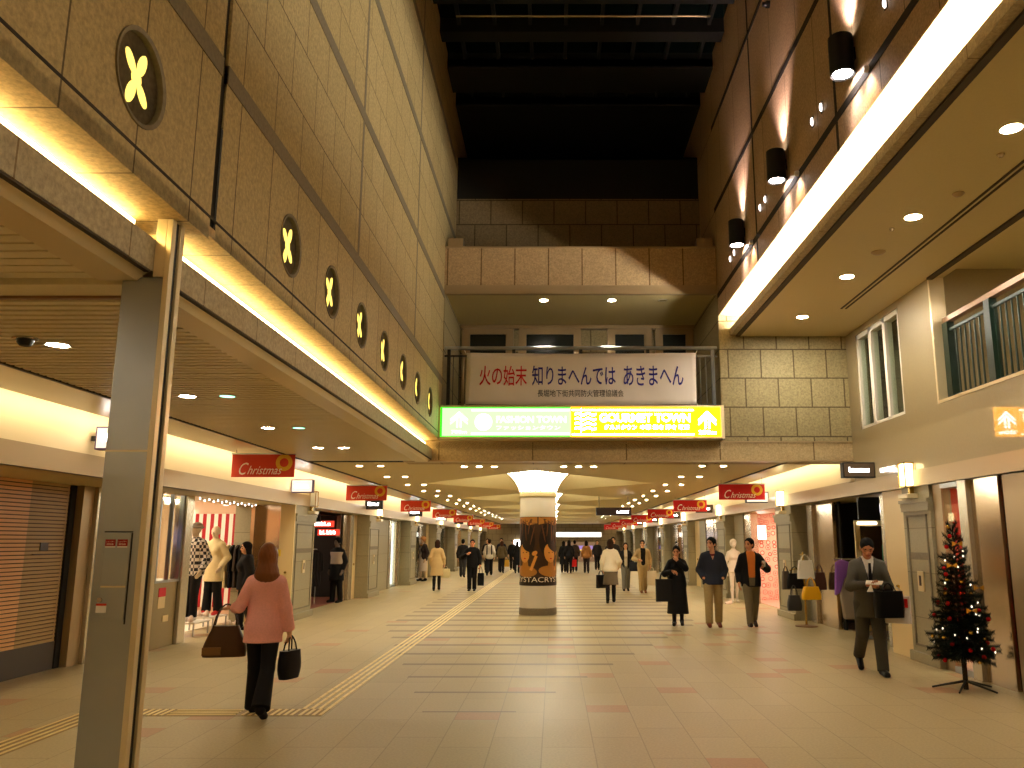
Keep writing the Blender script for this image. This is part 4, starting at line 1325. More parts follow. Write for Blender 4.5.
    for gname, G in P.get('wear', {}).items():
        f = Field(lo0, hi0, G.get('h', h))
        inf = G.get('inf', 0.02)
        hem, top = G.get('hem'), G.get('top', 2.0)
        kind = G['kind']
        def cutz(F_, lo_=None, hi_=None):
            if lo_ is not None: F_.carve(lambda X, Y, Z: lo_ * s - Z + 0 * X + 0 * Y)
            if hi_ is not None: F_.carve(lambda X, Y, Z: Z - hi_ * s + 0 * X + 0 * Y)
        if kind == 'trousers':
            fl = G.get('flare', 0.0)
            for p in pel: f.prim(p, inf * 0.8 * s, 0.03 * s)
            for q in 'RL':
                j = J[q]
                bot = j['ank'] + (j['ank'] - j['knee']) * G.get('len', 0.06)
                f.prim(C(j['hip'], j['knee'], 0.088 + inf, 0.060 + inf), 0, 0.025 * s)
                f.prim(C(j['knee'], bot, 0.060 + inf, 0.052 + inf + fl), 0, 0.02 * s)
            cutz(f, None, hz + 0.17)
            for q in 'RL':
                bot = (J[q]['ank'] + (J[q]['ank'] - J[q]['knee']) * G.get('len', 0.06)) * s
                dn = J[q]['ank'] - J[q]['knee']; dn /= np.linalg.norm(dn)
                other = (J['L' if q == 'R' else 'R']['ank']) * s
                # cut below the cuff plane, only near this leg
                def fn(X, Y, Z, bot=bot, dn=dn):
                    pl = (X - bot[0]) * dn[0] + (Y - bot[1]) * dn[1] + (Z - bot[2]) * dn[2]
                    r_ = 0.13 * s - np.sqrt((X - bot[0]) ** 2 + (Y - bot[1]) ** 2 + (Z - bot[2]) ** 2)
                    return np.minimum(pl, r_)
                f.carve(fn)
        elif kind in ('jacket', 'coat', 'shirt'):
            for p in tor: f.prim(p, inf * s, 0.04 * s)
            for p in pel: f.prim(p, inf * s, 0.04 * s)
            if kind == 'coat':
                w = G.get('width', 0.20)
                f.prim(C(tors(0, 0, 0.10), np.array([0, (J['R']['knee'][1] + J['L']['knee'][1]) * 0.3, hem]), 0.155, w, 0.78), inf * s, 0.05 * s)
            if G.get('boxy'):
                f.prim(C(tors(0, -0.005, 0.34), np.array([0, -0.005, hem - 0.10]), 0.150 * ws, G['boxy'], 0.74), inf * s, 0.03 * s)
            if hem is not None: cutz(f, hem, None)
            cutz(f, None, min(top, (hz + 0.60)))
            V_ = G.get('vee')
            if V_:
                z0, z1, wt, wb = V_
                def fn(X, Y, Z):
                    t = np.clip((Z / s - z0) / (z1 - z0), 0, 1)
                    w = (wb + (wt - wb) * t) * s
                    return np.minimum(np.minimum(w - np.abs(X), Y - 0.02 * s), Z - z0 * s)
                f.carve(fn)
            if G.get('sleeves', True):
                g2 = Field(lo0, hi0, G.get('h', h))
                for q in 'RL':
                    j = J['a' + q]
                    cuff = j['el'] + (j['wr'] - j['el']) * G.get('cuff', 0.98)
                    g2.prim(C(sh[q], j['el'], 0.054 * ws + inf, 0.045 * ws + inf * 0.9), 0, 0.02 * s)
                    g2.prim(C(j['el'], cuff, 0.045 * ws + inf * 0.9, 0.036 + inf * 0.6 + G.get('bell', 0)), 0, 0.02 * s)
                    dn = cuff - j['el']; dn /= np.linalg.norm(dn)
                    cw = cuff * s
                    g2.carve(lambda X, Y, Z, cw=cw, dn=dn: np.minimum((X - cw[0]) * dn[0] + (Y - cw[1]) * dn[1] + (Z - cw[2]) * dn[2],
                             0.10 * s - np.sqrt((X - cw[0]) ** 2 + (Y - cw[1]) ** 2 + (Z - cw[2]) ** 2)))
                t = np.clip(0.5 + 0.5 * (f.F - g2.F) / (0.03 * s), 0, 1)
                f.F = f.F * (1 - t) + g2.F * t - 0.03 * s * t * (1 - t)
        elif kind == 'skirt':
            f.prim(C(tors(0, 0, 0.14), np.array([0, 0, hem]), 0.138, G.get('width', 0.19), 0.8), inf * s, 0.03 * s)
            cutz(f, hem, hz + 0.16)
        elif kind == 'shoes':
            for q in 'RL':
                for p in foot[q]: f.prim(p, 0.008 * s, 0.02 * s)
                if G.get('boot'): f.prim(C(J[q]['ank'], J[q]['ank'] * 0.5 + J[q]['knee'] * 0.5, 0.042, 0.055), 0.006 * s, 0.02 * s)
            cutz(f, 0.0, None)
        elif kind == 'tights':
            for q in 'RL':
                for p in leg[q]: f.prim(p, 0.006 * s, 0.02 * s)
        elif kind == 'hair':
            hh = min(G.get('h', h), 0.010)
            c = np.array(S(hd_(0, 0.0, 0.05)))
            L_ = G.get('long', 0.0)
            f = Field(c - np.array([0.20, 0.22, 0.20 + L_]) * s, c + np.array([0.20, 0.20, 0.26]) * s, hh)
            t_ = G.get('thick', 0.014)
            f.prim(E((0, 0.004, 0.172), (0.077 + t_ * 0.5, 0.094 + t_, 0.078 + t_)), 0, 0.01)
            if L_ > 0:
                f.prim(C(hd_(0, -0.035, 0.14), hd_(0, -0.055, 0.06 - L_), 0.082, G.get('tip', 0.075), 0.72), 0, 0.03)
                f.prim(C(hd_(0.066, 0.01, 0.15), hd_(0.070, -0.015, 0.05 - L_ * 0.75), 0.03, 0.026), 0, 0.03)
                f.prim(C(hd_(-0.066, 0.01, 0.15), hd_(-0.070, -0.015, 0.05 - L_ * 0.75), 0.03, 0.026), 0, 0.03)
            else:
                f.prim(E((0, -0.03, 0.12), (0.074, 0.072, 0.075)), 0, 0.02)
            ec, er = np.array(S(hd_(0, 0.104, 0.090))), np.array([0.074, 0.090, 0.116]) * s * hs
            def fn(X, Y, Z):
                px, py, pz = X - ec[0], Y - ec[1], Z - ec[2]
                q = [Rh[0][i] * px + Rh[1][i] * py + Rh[2][i] * pz for i in range(3)]
                return -(np.sqrt((q[0] / er[0]) ** 2 + (q[1] / er[1]) ** 2 + (q[2] / er[2]) ** 2) - 1) * float(min(er))
            f.carve(fn)
            f.F = f.F + (0.0035 * np.sin(f.ax[0] * 150)[:, None, None] * np.sin(f.ax[1] * 120)[None, :, None] * np.cos(f.ax[2] * 45)[None, None, :]).astype(np.float32)
        elif kind == 'collar':
            f = Field(np.array(S(nb)) - 0.22 * s, np.array(S(nb)) + 0.22 * s, min(h, 0.011))
            rr, th = G.get('r', 0.085), G.get('t', 0.022)
            n = 14
            pts = [nb + np.array([rr * math.sin(a), -0.012 - rr * 0.85 * math.cos(a), -0.045 - 0.035 * (1 - math.cos(a)) / 2 * G.get('drop', 1.0)]) for a in [2 * math.pi * k / n for k in range(n + 1)]]
            for a, b in zip(pts[:-1], pts[1:]): f.prim(C(a, b, th, th), 0, 0.01)
        elif kind == 'hat':
            f = Field(np.array(S(hd_(0, 0, 0.2))) - 0.2 * s, np.array(S(hd_(0, 0, 0.2))) + 0.2 * s, min(h, 0.011))
            f.prim(E((0, 0.0, 0.20), (0.092, 0.108, 0.075)), 0, 0.01)
            f.prim(E((0, 0.01, 0.175), (0.13, 0.15, 0.016)), 0, 0.015)
        elif kind == 'belt':
            f.prim(C(tors(0, 0, 0.13), tors(0, 0, 0.16), 0.138, 0.136, 0.76), inf * s, 0.01)
        if kind == 'shoes':
            for q in 'RL':
                g3 = Field(f.lo, f.lo + np.array(f.F.shape) * f.h - 1e-6, f.h)
                for p in foot[q]: g3.prim(p, 0.008 * s, 0.02 * s)
                if G.get('boot'): g3.prim(C(J[q]['ank'], J[q]['ank'] * 0.5 + J[q]['knee'] * 0.5, 0.042, 0.055), 0.006 * s, 0.02 * s)
                g3.carve(lambda X, Y, Z: -Z + 0 * X + 0 * Y)
                V, Q = g3.mesh()
                if len(V): np_mesh('shoe', [(V, Q)], [cmat(G['c'], G.get('rough', 0.6))], root)
            continue
        V, Q = f.mesh()
        if len(V):
            rough = G.get('rough', 0.85 if kind == 'hair' else 0.75)
            o = np_mesh(gname, [(V, Q)], [cmat(G['c'], rough, G.get('speck', 0.06))] if not G.get('mat') else [G['mat']], root)
    root['_wrR'] = [float(q) for q in J['aR']['wr'] * s + J['aR']['d'] * 0.07 * s]
    root['_wrL'] = [float(q) for q in J['aL']['wr'] * s + J['aL']['d'] * 0.07 * s]
    root['_elL'] = [float(q) for q in J['aL']['el'] * s]
    root['_elR'] = [float(q) for q in J['aR']['el'] * s]
    return root

def wpt(o, key):
    v = Vector(o[key])
    return o.matrix_basis @ v

def shopping_bag(name, label, cat, top, w, d, hgt, c, strap=0.16, rz=0.0, soft=0.0, group=None, rough=0.5, hc=None, taper=0.0, e=0.35):
    """bag hanging from the point 'top' by two loops"""
    t = thing(name, label, cat, (top[0], top[1], top[2] - strap - hgt), rz, group)
    nx = 10
    b = MB()
    prof = []
    for j in range(7):
        v = j / 6
        k = 1 + soft * math.sin(math.pi * min(1, v * 1.15)) - taper * v
        k *= 0.90 + 0.10 * min(1, v * 4) if e > 0.4 else 1
        prof.append((w / 2 * k, d / 2 * (1 + soft * 2 * math.sin(math.pi * v)) * (1 - 0.5 * taper * v), hgt * v))
    n = 20
    vs = []
    for a, bb, z in prof:
        for i in range(n):
            t_ = 2 * math.pi * i / n
            cx, sx = math.cos(t_), math.sin(t_)
            vs.append((a * math.copysign(abs(cx) ** e, cx), bb * math.copysign(abs(sx) ** e, sx), z))
    fs = [(j * n + i, j * n + (i + 1) % n, (j + 1) * n + (i + 1) % n, (j + 1) * n + i) for j in range(6) for i in range(n)]
    fs += [tuple(range(n))[::-1], tuple(6 * n + i for i in range(n))]
    b.add(vs, fs)
    b.build('bag_body', cmat(c, rough), t, smooth=50)
    for sy in (-1, 1):
        pts = []
        for i in range(11):
            u = i / 10
            x = (u - 0.5) * w * 0.5
            pts.append((x, sy * d * 0.3 * (1 - math.sin(math.pi * u) * 0.9), hgt - 0.02 + (strap + 0.03) * math.sin(math.pi * u) ** 0.6))
        MB().tube(pts, 0.008, 6).build('handle', cmat(hc or c, rough), t)
    return t
# ------------------------------------------------------------------ the people
BLK, NVY = (24, 22, 22), (30, 36, 52)
# woman in pink, from behind
p = person('person', 'woman in a pink jacket and black trousers walking away with two bags', (-2.90, 8.60, 0), 8, 1.60, dict(
    fem=True, legs=(-14, 22, 14, 4), hpitch=-2, hyaw=8, hairc=(92, 54, 28), heel=0.8,
    arms=dict(R=dict(w=(0.26, 0.02, -0.03), curl=75), L=dict(w=(0.33, 0.15, 0.20), pole=(0.15, -1, -0.9), hand=(0.9, 0.35, 0.1), palm=(0.1, 0.2, -1), curl=40)),
    wear=dict(trousers=dict(kind='trousers', inf=0.012, flare=0.032, c=(24, 20, 20), len=0.10), shoes=dict(kind='shoes', c=BLK),
              jacket=dict(kind='jacket', inf=0.022, hem=0.735, boxy=0.190, c=(238, 168, 156), speck=0.05, bell=0.012), collar=dict(kind='collar', c=(238, 168, 156), r=0.082, t=0.020),
              hair=dict(kind='hair', long=0.10, tip=0.132, thick=0.040, c=(112, 66, 34), rough=0.4))), h=0.0105)
w = wpt(p, '_wrR')
shopping_bag('handbag', 'small black handbag in the right hand of the woman in pink', 'bag', (w.x + 0.01, w.y, w.z), 0.26, 0.11, 0.27, (28, 26, 30), strap=0.13, rz=R(70), soft=0.10, rough=0.4, e=0.6)
w = wpt(p, '_wrL')
bag = shopping_bag('tote_bag', 'large brown leather tote bag hanging from the left arm of the woman in pink', 'bag', (w.x - 0.02, w.y - 0.02, w.z + 0.02), 0.46, 0.16, 0.30, (70, 46, 24), strap=0.20, rz=R(12), soft=0.05, rough=0.35, hc=(56, 36, 20), taper=0.45, e=0.62)
MB().box(-0.20, -0.02, -0.093, -0.085, 0.02, 0.10).build('base_panel', cmat((112, 78, 40), 0.4), bag, bev=0.02)

# man in grey suit reading, at the right
p = person('person', 'man in a grey suit walking and looking down at papers in his hands', (4.12, 11.2, 0), 172, 1.71, dict(
    legs=(-12, 34, 12, 4), hpitch=30, hyaw=-6, lean=5, skin=(190, 130, 96),
    arms=dict(R=dict(w=(0.06, 0.27, 0.27), pole=(1, -0.6, -0.6), hand=(-0.5, 0.8, 0.1), palm=(0, 0.1, 1), curl=50), L=dict(w=(0.04, 0.28, 0.25), pole=(1, -0.6, -0.6), hand=(-0.5, 0.8, 0.0), palm=(0, 0.1, 1), curl=55)),
    wear=dict(trousers=dict(kind='trousers', inf=0.020, c=(66, 63, 55), len=0.08), shoes=dict(kind='shoes', c=BLK, rough=0.35), shirt=dict(kind='shirt', inf=0.014, hem=0.95, c=(226, 222, 214), sleeves=False),
              jacket=dict(kind='jacket', inf=0.024, hem=0.70, boxy=0.155, c=(74, 71, 62), vee=(1.12, 1.46, 0.075, 0.0), cuff=0.93), collar=dict(kind='collar', c=(74, 71, 62), r=0.080, t=0.018, drop=1.6),
              hair=dict(kind='hair', c=(10, 9, 9), thick=0.010)), ), h=0.0105)
MB().prism([(-0.024, 1.10), (0.024, 1.10), (0.015, 1.40), (-0.015, 1.40)], (0, 0.150, 0), X3, (0, 0.02, 1), (0, 0.012, 0)).build('necktie', cmat((32, 30, 36)), p, smooth=0)
a = (wpt(p, '_wrR') + wpt(p, '_wrL')) / 2
pp = thing('papers', 'white folded papers held by the man in the grey suit', 'paper', (a.x, a.y - 0.03, a.z + 0.03), R(-10))
MB().prism([(-0.11, -0.05), (0.08, -0.07), (0.12, 0.05), (-0.08, 0.07)], (0, 0, 0), X3, (0, 0.8, 0.3), (0, 0, 0.012)).prism([(-0.10, -0.05), (-0.02, -0.05), (-0.04, 0.06)], (0, -0.03, -0.06), X3, (0, 0.3, 0.9), (0, 0.008, 0)).build('sheets', 'white', pp, smooth=0)
e = wpt(p, '_elL')
w = wpt(p, '_wrL')
m_ = e * 0.55 + w * 0.45
shopping_bag('shoulder_bag', 'big black bag on the left forearm of the man in the grey suit', 'bag', (m_.x + 0.05, m_.y - 0.05, m_.z + 0.03), 0.36, 0.13, 0.33, (22, 20, 20), strap=0.08, rz=R(10), soft=0.06, rough=0.45)
pb = shopping_bag('paper_bag', 'white and red paper shopping bag behind the black bag of the suited man', 'bag', (m_.x + 0.20, m_.y + 0.08, m_.z - 0.02), 0.34, 0.10, 0.34, (214, 206, 198), strap=0.10, rz=R(-35), rough=0.55)
MB().box(0.03, 0.15, -0.058, -0.050, 0.20, 0.31).build('red_print', cmat((200, 30, 24)), pb, smooth=0)

# the three in the middle right
p = person('person', 'woman in a long black coat raising a hand to her face', (2.50, 17.3, 0), 172, 1.52, dict(
    fem=True, legs=(10, 2, -8, 14), hpitch=8, hyaw=-4, skin=(206, 150, 116),
    arms=dict(R=dict(w=(0.10, 0.24, 0.30), pole=(1, -0.5, -0.8), hand=(-0.7, 0.5, -0.2), palm=(0, -0.5, -1), curl=70), L=dict(w=(0.02, 0.17, 0.52), pole=(1.2, 0.2, -1), hand=(-0.4, 0.1, 0.9), palm=(-0.5, -1, 0), curl=70)),
    wear=dict(tights=dict(kind='tights', c=(26, 22, 22)), shoes=dict(kind='shoes', c=BLK), coat=dict(kind='coat', inf=0.030, hem=0.27, width=0.215, c=(26, 24, 26)), collar=dict(kind='collar', c=(22, 20, 22), r=0.080, t=0.026), hair=dict(kind='hair', c=(28, 20, 16), thick=0.018))), h=0.012)
MB().ell((0, 0.02, 1.655), (0.02, 0.02, 0.02)).build('hair_knot', cmat((28, 20, 16)), p)
w = wpt(p, '_elR')
shopping_bag('shopping_bag', 'large dark shopping bag on the arm of the woman in the black coat', 'bag', (w.x - 0.02, w.y - 0.06, w.z + 0.06), 0.36, 0.12, 0.44, (36, 34, 36), strap=0.16, rz=R(8), rough=0.6)
p = person('person', 'man in a navy jacket and khaki trousers with hands in his pockets', (3.16, 16.95, 0), 176, 1.68, dict(
    legs=(14, 4, -8, 10), spread=0.04, hyaw=-38, skin=(206, 148, 112),
    arms=dict(R=dict(w=(0.19, 0.10, 0.06), pole=(0.5, -1, 0), curl=30), L=dict(w=(0.19, 0.10, 0.06), pole=(0.5, -1, 0), curl=30)), hands=False,
    wear=dict(trousers=dict(kind='trousers', inf=0.022, c=(158, 136, 92)), shoes=dict(kind='shoes', c=(112, 52, 28)),
              jacket=dict(kind='jacket', inf=0.036, hem=0.84, boxy=0.178, c=(40, 44, 58), vee=(1.32, 1.46, 0.05, 0.0)), collar=dict(kind='collar', c=(112, 36, 40), r=0.082, t=0.026, drop=1.4), hair=dict(kind='hair', c=(18, 16, 16), thick=0.020))), h=0.012)
p = person('person', 'man in a black blazer and orange shirt holding a cup', (3.92, 16.95, 0), 178, 1.68, dict(
    legs=(16, 4, -12, 20), hyaw=-46, skin=(196, 136, 98),
    arms=dict(R=dict(w=(0.25, 0.04, -0.02), curl=40), L=dict(w=(0.19, 0.26, 0.30), pole=(1, -0.8, -0.8), hand=(0.1, 0.8, 0.5), palm=(-1, 0.2, 0.2), curl=60)),
    wear=dict(trousers=dict(kind='trousers', inf=0.014, c=(112, 100, 74)), shoes=dict(kind='shoes', c=(40, 26, 20)), shirt=dict(kind='shirt', inf=0.016, hem=0.98, c=(206, 116, 48), sleeves=False),
              jacket=dict(kind='jacket', inf=0.030, hem=0.80, boxy=0.172, c=(26, 24, 24), vee=(0.82, 1.46, 0.085, 0.055)), hair=dict(kind='hair', c=(18, 16, 16)))), h=0.012)
w = wpt(p, '_wrL')
cu = thing('paper_cup', 'white paper cup in the hand of the man in the black blazer', 'cup', (w.x, w.y - 0.02, w.z - 0.03))
MB().lathe([(0.028, 0.0), (0.038, 0.11), (0.036, 0.11), (0.027, 0.005)], n=16).build('cup_body', 'white', cu)

# middle distance, right
p = person('person', 'long-haired woman in a white jacket and grey skirt walking away', (1.57, 23.6, 0), -4, 1.68, dict(
    fem=True, legs=(12, 3, -10, 22), arms=dict(R=dict(w=(0.22, 0.08, 0.08)), L=dict(w=(0.22, 0.06, 0.02))),
    wear=dict(tights=dict(kind='tights', c=(34, 24, 24)), shoes=dict(kind='shoes', c=BLK, boot=True), skirt=dict(kind='skirt', hem=0.50, width=0.20, c=(104, 92, 76)), jacket=dict(kind='jacket', inf=0.034, hem=0.86, boxy=0.165, c=(232, 222, 198)),
              hair=dict(kind='hair', long=0.26, tip=0.07, c=(44, 28, 20)))), h=0.016)
w = wpt(p, '_wrL')
shopping_bag('shopping_bag', 'dark shopping bag carried by the woman in the white jacket', 'bag', (w.x - 0.06, w.y, w.z), 0.26, 0.12, 0.36, (30, 26, 26), strap=0.10, rz=R(20))
p = person('person', 'woman in a dark open jacket and jeans beside the beige-jacketed walker', (2.45, 29.0, 0), 180, 1.56, dict(
    fem=True, legs=(8, 4, -8, 14), arms=dict(R=dict(w=(0.23, 0.06, 0.05)), L=dict(w=(0.23, 0.1, 0.12))),
    wear=dict(trousers=dict(kind='trousers', c=(122, 118, 108)), shoes=dict(kind='shoes', c=BLK), shirt=dict(kind='shirt', inf=0.016, hem=0.78, c=(190, 176, 146), sleeves=False), jacket=dict(kind='jacket', inf=0.036, hem=0.72, c=(36, 34, 38), vee=(0.60, 1.46, 0.06, 0.05)), hair=dict(kind='hair', long=0.16, c=(40, 26, 20)))), h=0.018)
w = wpt(p, '_wrL')
shopping_bag('shoulder_bag', 'dark shoulder bag of the woman in the dark open jacket', 'bag', (w.x + 0.12, w.y - 0.03, w.z + 0.20), 0.40, 0.14, 0.30, (38, 38, 44), strap=0.14, soft=0.1)
p = person('person', 'walker in a beige jacket, black top and khaki trousers facing the viewer', (2.92, 27.9, 0), 182, 1.64, dict(
    legs=(12, 3, -8, 16), hyaw=-14, arms=dict(R=dict(w=(0.18, 0.22, 0.20), pole=(1, -0.8, -0.6)), L=dict(w=(0.25, 0.02, 0.0))),
    wear=dict(trousers=dict(kind='trousers', inf=0.022, c=(164, 138, 92)), shoes=dict(kind='shoes', c=(120, 70, 40)), shirt=dict(kind='shirt', inf=0.016, hem=0.90, c=(22, 20, 20), sleeves=False), jacket=dict(kind='jacket', inf=0.036, hem=0.86, c=(182, 156, 112), vee=(0.84, 1.46, 0.085, 0.06)), hair=dict(kind='hair', c=(46, 30, 20), thick=0.02))), h=0.018)
w = wpt(p, '_wrL')
shopping_bag('carrier_bag', 'white carrier bag beside the walker in the beige jacket', 'bag', (w.x + 0.04, w.y, w.z), 0.30, 0.12, 0.46, (222, 206, 176), strap=0.10, soft=0.08)
person('person', 'man in a dark suit partly hidden behind the white-jacketed woman', (2.38, 34.0, 0), 180, 1.76, dict(
    legs=(10, 4, -8, 12), wear=dict(trousers=dict(kind='trousers', c=(36, 32, 32)), shoes=dict(kind='shoes', c=BLK), jacket=dict(kind='jacket', inf=0.035, hem=0.75, c=(40, 34, 34)), hair=dict(kind='hair', c=BLK))), h=0.022)

# left side
p = person('person', 'woman in a beige coat walking away on the left', (-4.05, 29.4, 0), 6, 1.66, dict(
    fem=True, legs=(10, 3, -10, 14), arms=dict(R=dict(w=(0.25, 0.03, -0.01)), L=dict(w=(0.22, 0.05, 0.02))),
    wear=dict(tights=dict(kind='tights', c=(30, 24, 24)), shoes=dict(kind='shoes', c=BLK, boot=True), coat=dict(kind='coat', inf=0.030, hem=0.52, width=0.20, c=(206, 176, 124)), hair=dict(kind='hair', long=0.20, c=(52, 30, 20)))), h=0.016)
w = wpt(p, '_wrR')
shopping_bag('carrier_bag', 'white carrier bag of the woman in the beige coat', 'bag', (w.x + 0.05, w.y, w.z), 0.30, 0.14, 0.30, (222, 206, 156), strap=0.08, soft=0.12)
p = person('person', 'man in black walking towards the viewer with a black bag', (-2.82, 29.3, 0), 180, 1.68, dict(
    legs=(3, 2, 5, 6), skin=(214, 140, 104), arms=dict(R=dict(w=(0.16, 0.20, 0.36), pole=(1, -0.5, -0.8)), L=dict(w=(0.27, 0.02, -0.02), curl=70)),
    wear=dict(trousers=dict(kind='trousers', inf=0.020, c=(24, 22, 22)), shoes=dict(kind='shoes', c=BLK), jacket=dict(kind='jacket', inf=0.036, hem=0.78, boxy=0.16, c=(28, 26, 26)), hair=dict(kind='hair', c=BLK))), h=0.016)
w = wpt(p, '_wrL')
shopping_bag('handbag', 'tall black bag in the hand of the man in black', 'bag', (w.x + 0.03, w.y, w.z), 0.22, 0.10, 0.42, (22, 20, 20), strap=0.20, soft=0.05)
FAR = [
    ('man in a dark jacket walking away behind the woman in beige', (-4.30, 40.0), 0, 1.70, (40, 38, 40), (58, 56, 58), 0, 'jacket', BLK),
    ('walker in a white jacket with dark backpack straps', (-3.20, 42.0), 0, 1.70, (216, 204, 186), (36, 34, 36), 0, 'jacket', (40, 28, 20)),
    ('dark-clothed walker behind the man in black', (-3.62, 46.0), 180, 1.74, (44, 34, 32), (34, 30, 30), 0, 'jacket', BLK),
    ('walker in a navy coat beside the white backpack jacket', (-2.95, 47.5), 180, 1.76, (32, 32, 40), (30, 28, 30), 0, 'jacket', BLK),
    ('woman in an olive coat with a yellow bag', (-2.80, 45.5), 0, 1.62, (92, 78, 52), (36, 30, 28), 1, 'jacket', (70, 40, 26)),
    ('woman in a long dark coat with an orange bag', (-1.95, 45.0), 0, 1.62, (30, 28, 30), (28, 26, 28), 1, 'coat', (30, 22, 18)),
    ('dark-clothed walker left of the woman with the orange bag', (-2.45, 50.0), 180, 1.68, (34, 32, 34), (30, 28, 28), 0, 'jacket', BLK),
    ('woman in a dark coat just right of the column', (0.52, 46.0), 0, 1.62, (36, 34, 36), (30, 28, 28), 1, 'coat', (30, 22, 18)),
    ('woman in black with a red bag right of the column', (0.80, 45.0), 0, 1.66, (28, 26, 28), (26, 24, 26), 1, 'jacket', (30, 22, 18)),
    ('walker in a dark jacket and pale scarf right of the column', (1.15, 47.0), 0, 1.66, (66, 52, 44), (34, 30, 30), 0, 'jacket', (30, 22, 18)),
    ('walker in a brown jacket seen from behind in the distance', (1.72, 45.0), 0, 1.64, (156, 104, 54), (40, 30, 28), 1, 'jacket', (34, 24, 18)),
    ('dark-clothed person standing far off by the right shopfronts', (2.55, 50.0), 180, 1.66, (40, 34, 34), (34, 30, 30), 0, 'jacket', BLK),
    ('person in a dark suit far off behind the white-jacketed woman', (3.15, 48.0), 180, 1.62, (44, 34, 34), (36, 32, 32), 0, 'jacket', (40, 28, 22)),
]
for i, (lb, (x, y), fc, hgt, c1, c2, fem, kd, hc) in enumerate(FAR):
    wear = dict(trousers=dict(kind='trousers', inf=0.018, c=c2), shoes=dict(kind='shoes', c=BLK), hair=dict(kind='hair', c=hc, long=0.12 if fem else 0.0))
    wear['coat' if kd == 'coat' else 'jacket'] = dict(kind=kd, inf=0.036, hem=0.45 if kd == 'coat' else 0.80, c=c1)
    p = person('person', lb, (x, y, 0), fc, hgt, dict(fem=bool(fem), legs=((10, 4, -10, 14) if i % 2 else (-10, 14, 10, 4)), wear=wear), h=0.024)
    if i in (4, 5, 8):
        w = wpt(p, '_wrR')
        nm, cc = {4: ('yellow carrier bag of the woman in the olive coat', (230, 176, 60)), 5: ('orange shopping bag of the woman in the long dark coat', (224, 84, 30)), 8: ('red shopping bag right of the column', (190, 30, 26))}[i]
        shopping_bag('shopping_bag', nm, 'bag', (w.x, w.y, w.z), 0.32, 0.12, 0.36, cc, strap=0.10)
    if i == 1:
        MB().box(-0.14, -0.09, -0.17, 0.17, 1.02, 1.48).box(0.09, 0.14, -0.17, 0.17, 1.02, 1.48).build('straps', cmat((34, 30, 30)), p, bev=0.02)
# ------------------------------------------------------------------ pilasters, shop signs, Christmas banners
def pilaster(side, y0, y1, xs, n):
    xf = XHL if side == 'left' else XHR
    sg_ = -1 if side == 'left' else 1
    def bx(a, b, *r): return (min(a, b), max(a, b)) + r
    o = struct('pilaster_%s_%d' % (side, n), B(*bx(xf, xs + sg_ * 0.6, y0, y1, 0, 2.46)), 'gran_pil', 'stone pilaster between the %s shopfronts' % side, smooth=0)
    L = Vector(o.location)
    def part(nm, mb, m, **k):
        mb.v = [tuple(Vector(v) - L) for v in mb.v]
        return mb.build(nm, m, o, smooth=0, **k)
    f = xf - sg_ * 0.001
    part('plinth', MB().box(*bx(xf, f - sg_ * 0.05, y0 - 0.03, y1 + 0.03, 0, 0.14)), 'gran_pil', bev=0.01)
    part('cap_moulding', MB().box(*bx(xf, f - sg_ * 0.03, y0 - 0.02, y1 + 0.02, 2.16, 2.22)).box(*bx(xf, f - sg_ * 0.05, y0 - 0.03, y1 + 0.03, 2.22, 2.27)).box(*bx(xf, f - sg_ * 0.03, y0, y1, 2.10, 2.16)), 'gran_pil')
    fr = MB()
    a, b = y0 + 0.12, y1 - 0.12
    for q in ((a, b, 0.22, 0.25), (a, b, 2.02, 2.05), (a, a + 0.03, 0.22, 2.05), (b - 0.03, b, 0.22, 2.05)):
        fr.box(*bx(xf, f - sg_ * 0.015, *q))
    part('panel_frame', fr, 'gran_band')
    part('panel_band', MB().box(*bx(xf, f - sg_ * 0.008, a, b, 1.42, 1.52)), 'gran_band')
    part('service_plate', MB().box(*bx(xf, f - sg_ * 0.02, (a + b) / 2 - 0.09, (a + b) / 2 + 0.09, 0.98, 1.26)), 'trim_metal', bev=0.006)
    part('service_slot', MB().box(*bx(xf, f - sg_ * 0.023, (a + b) / 2 - 0.035, (a + b) / 2 + 0.035, 1.06, 1.20)), 'poster_bg')
    return o
def sconce(side, y, lit, label):
    xf = XHL if side == 'left' else XHR
    s = -1 if side == 'left' else 1
    t = thing('wall_sconce', label, 'wall lamp', (xf, y, 2.32), 0, 'sconces over the %s pilasters' % side)
    MB().box(min(-s * 0.16, 0), max(-s * 0.16, 0), -0.16, 0.16, -0.04, 0.03).build('bracket', 'trim_metal', t, smooth=0, bev=0.008)
    MB().box(min(-s * 0.14, -s * 0.02), max(-s * 0.14, -s * 0.02), -0.10, 0.10, 0.15, 0.46).build('lamp_glass', 'e_sconce' if lit else 'white_paint', t, smooth=0, bev=0.01)
    cg = MB()
    for qx in (-s * 0.145, -s * 0.015):
        for qy in (-0.105, 0.105):
            cg.box(qx - 0.007, qx + 0.007, qy - 0.007, qy + 0.007, 0.12, 0.48)
    for qz in (0.12, 0.465):
        cg.box(min(-s * 0.152, -s * 0.008), max(-s * 0.152, -s * 0.008), -0.112, 0.112, qz, qz + 0.015)
    cg.box(min(-s * 0.06, 0), max(-s * 0.06, 0), -0.03, 0.03, 0.0, 0.12)
    cg.build('cage', 'brass', t, smooth=0)
LP = [18.2 + 7.35 * k for k in range(7)]
RP = [11.6] + [18.45 + 7.15 * k for k in range(7)]
ORD = ['first', 'second', 'third', 'fourth', 'fifth', 'sixth', 'seventh', 'eighth']
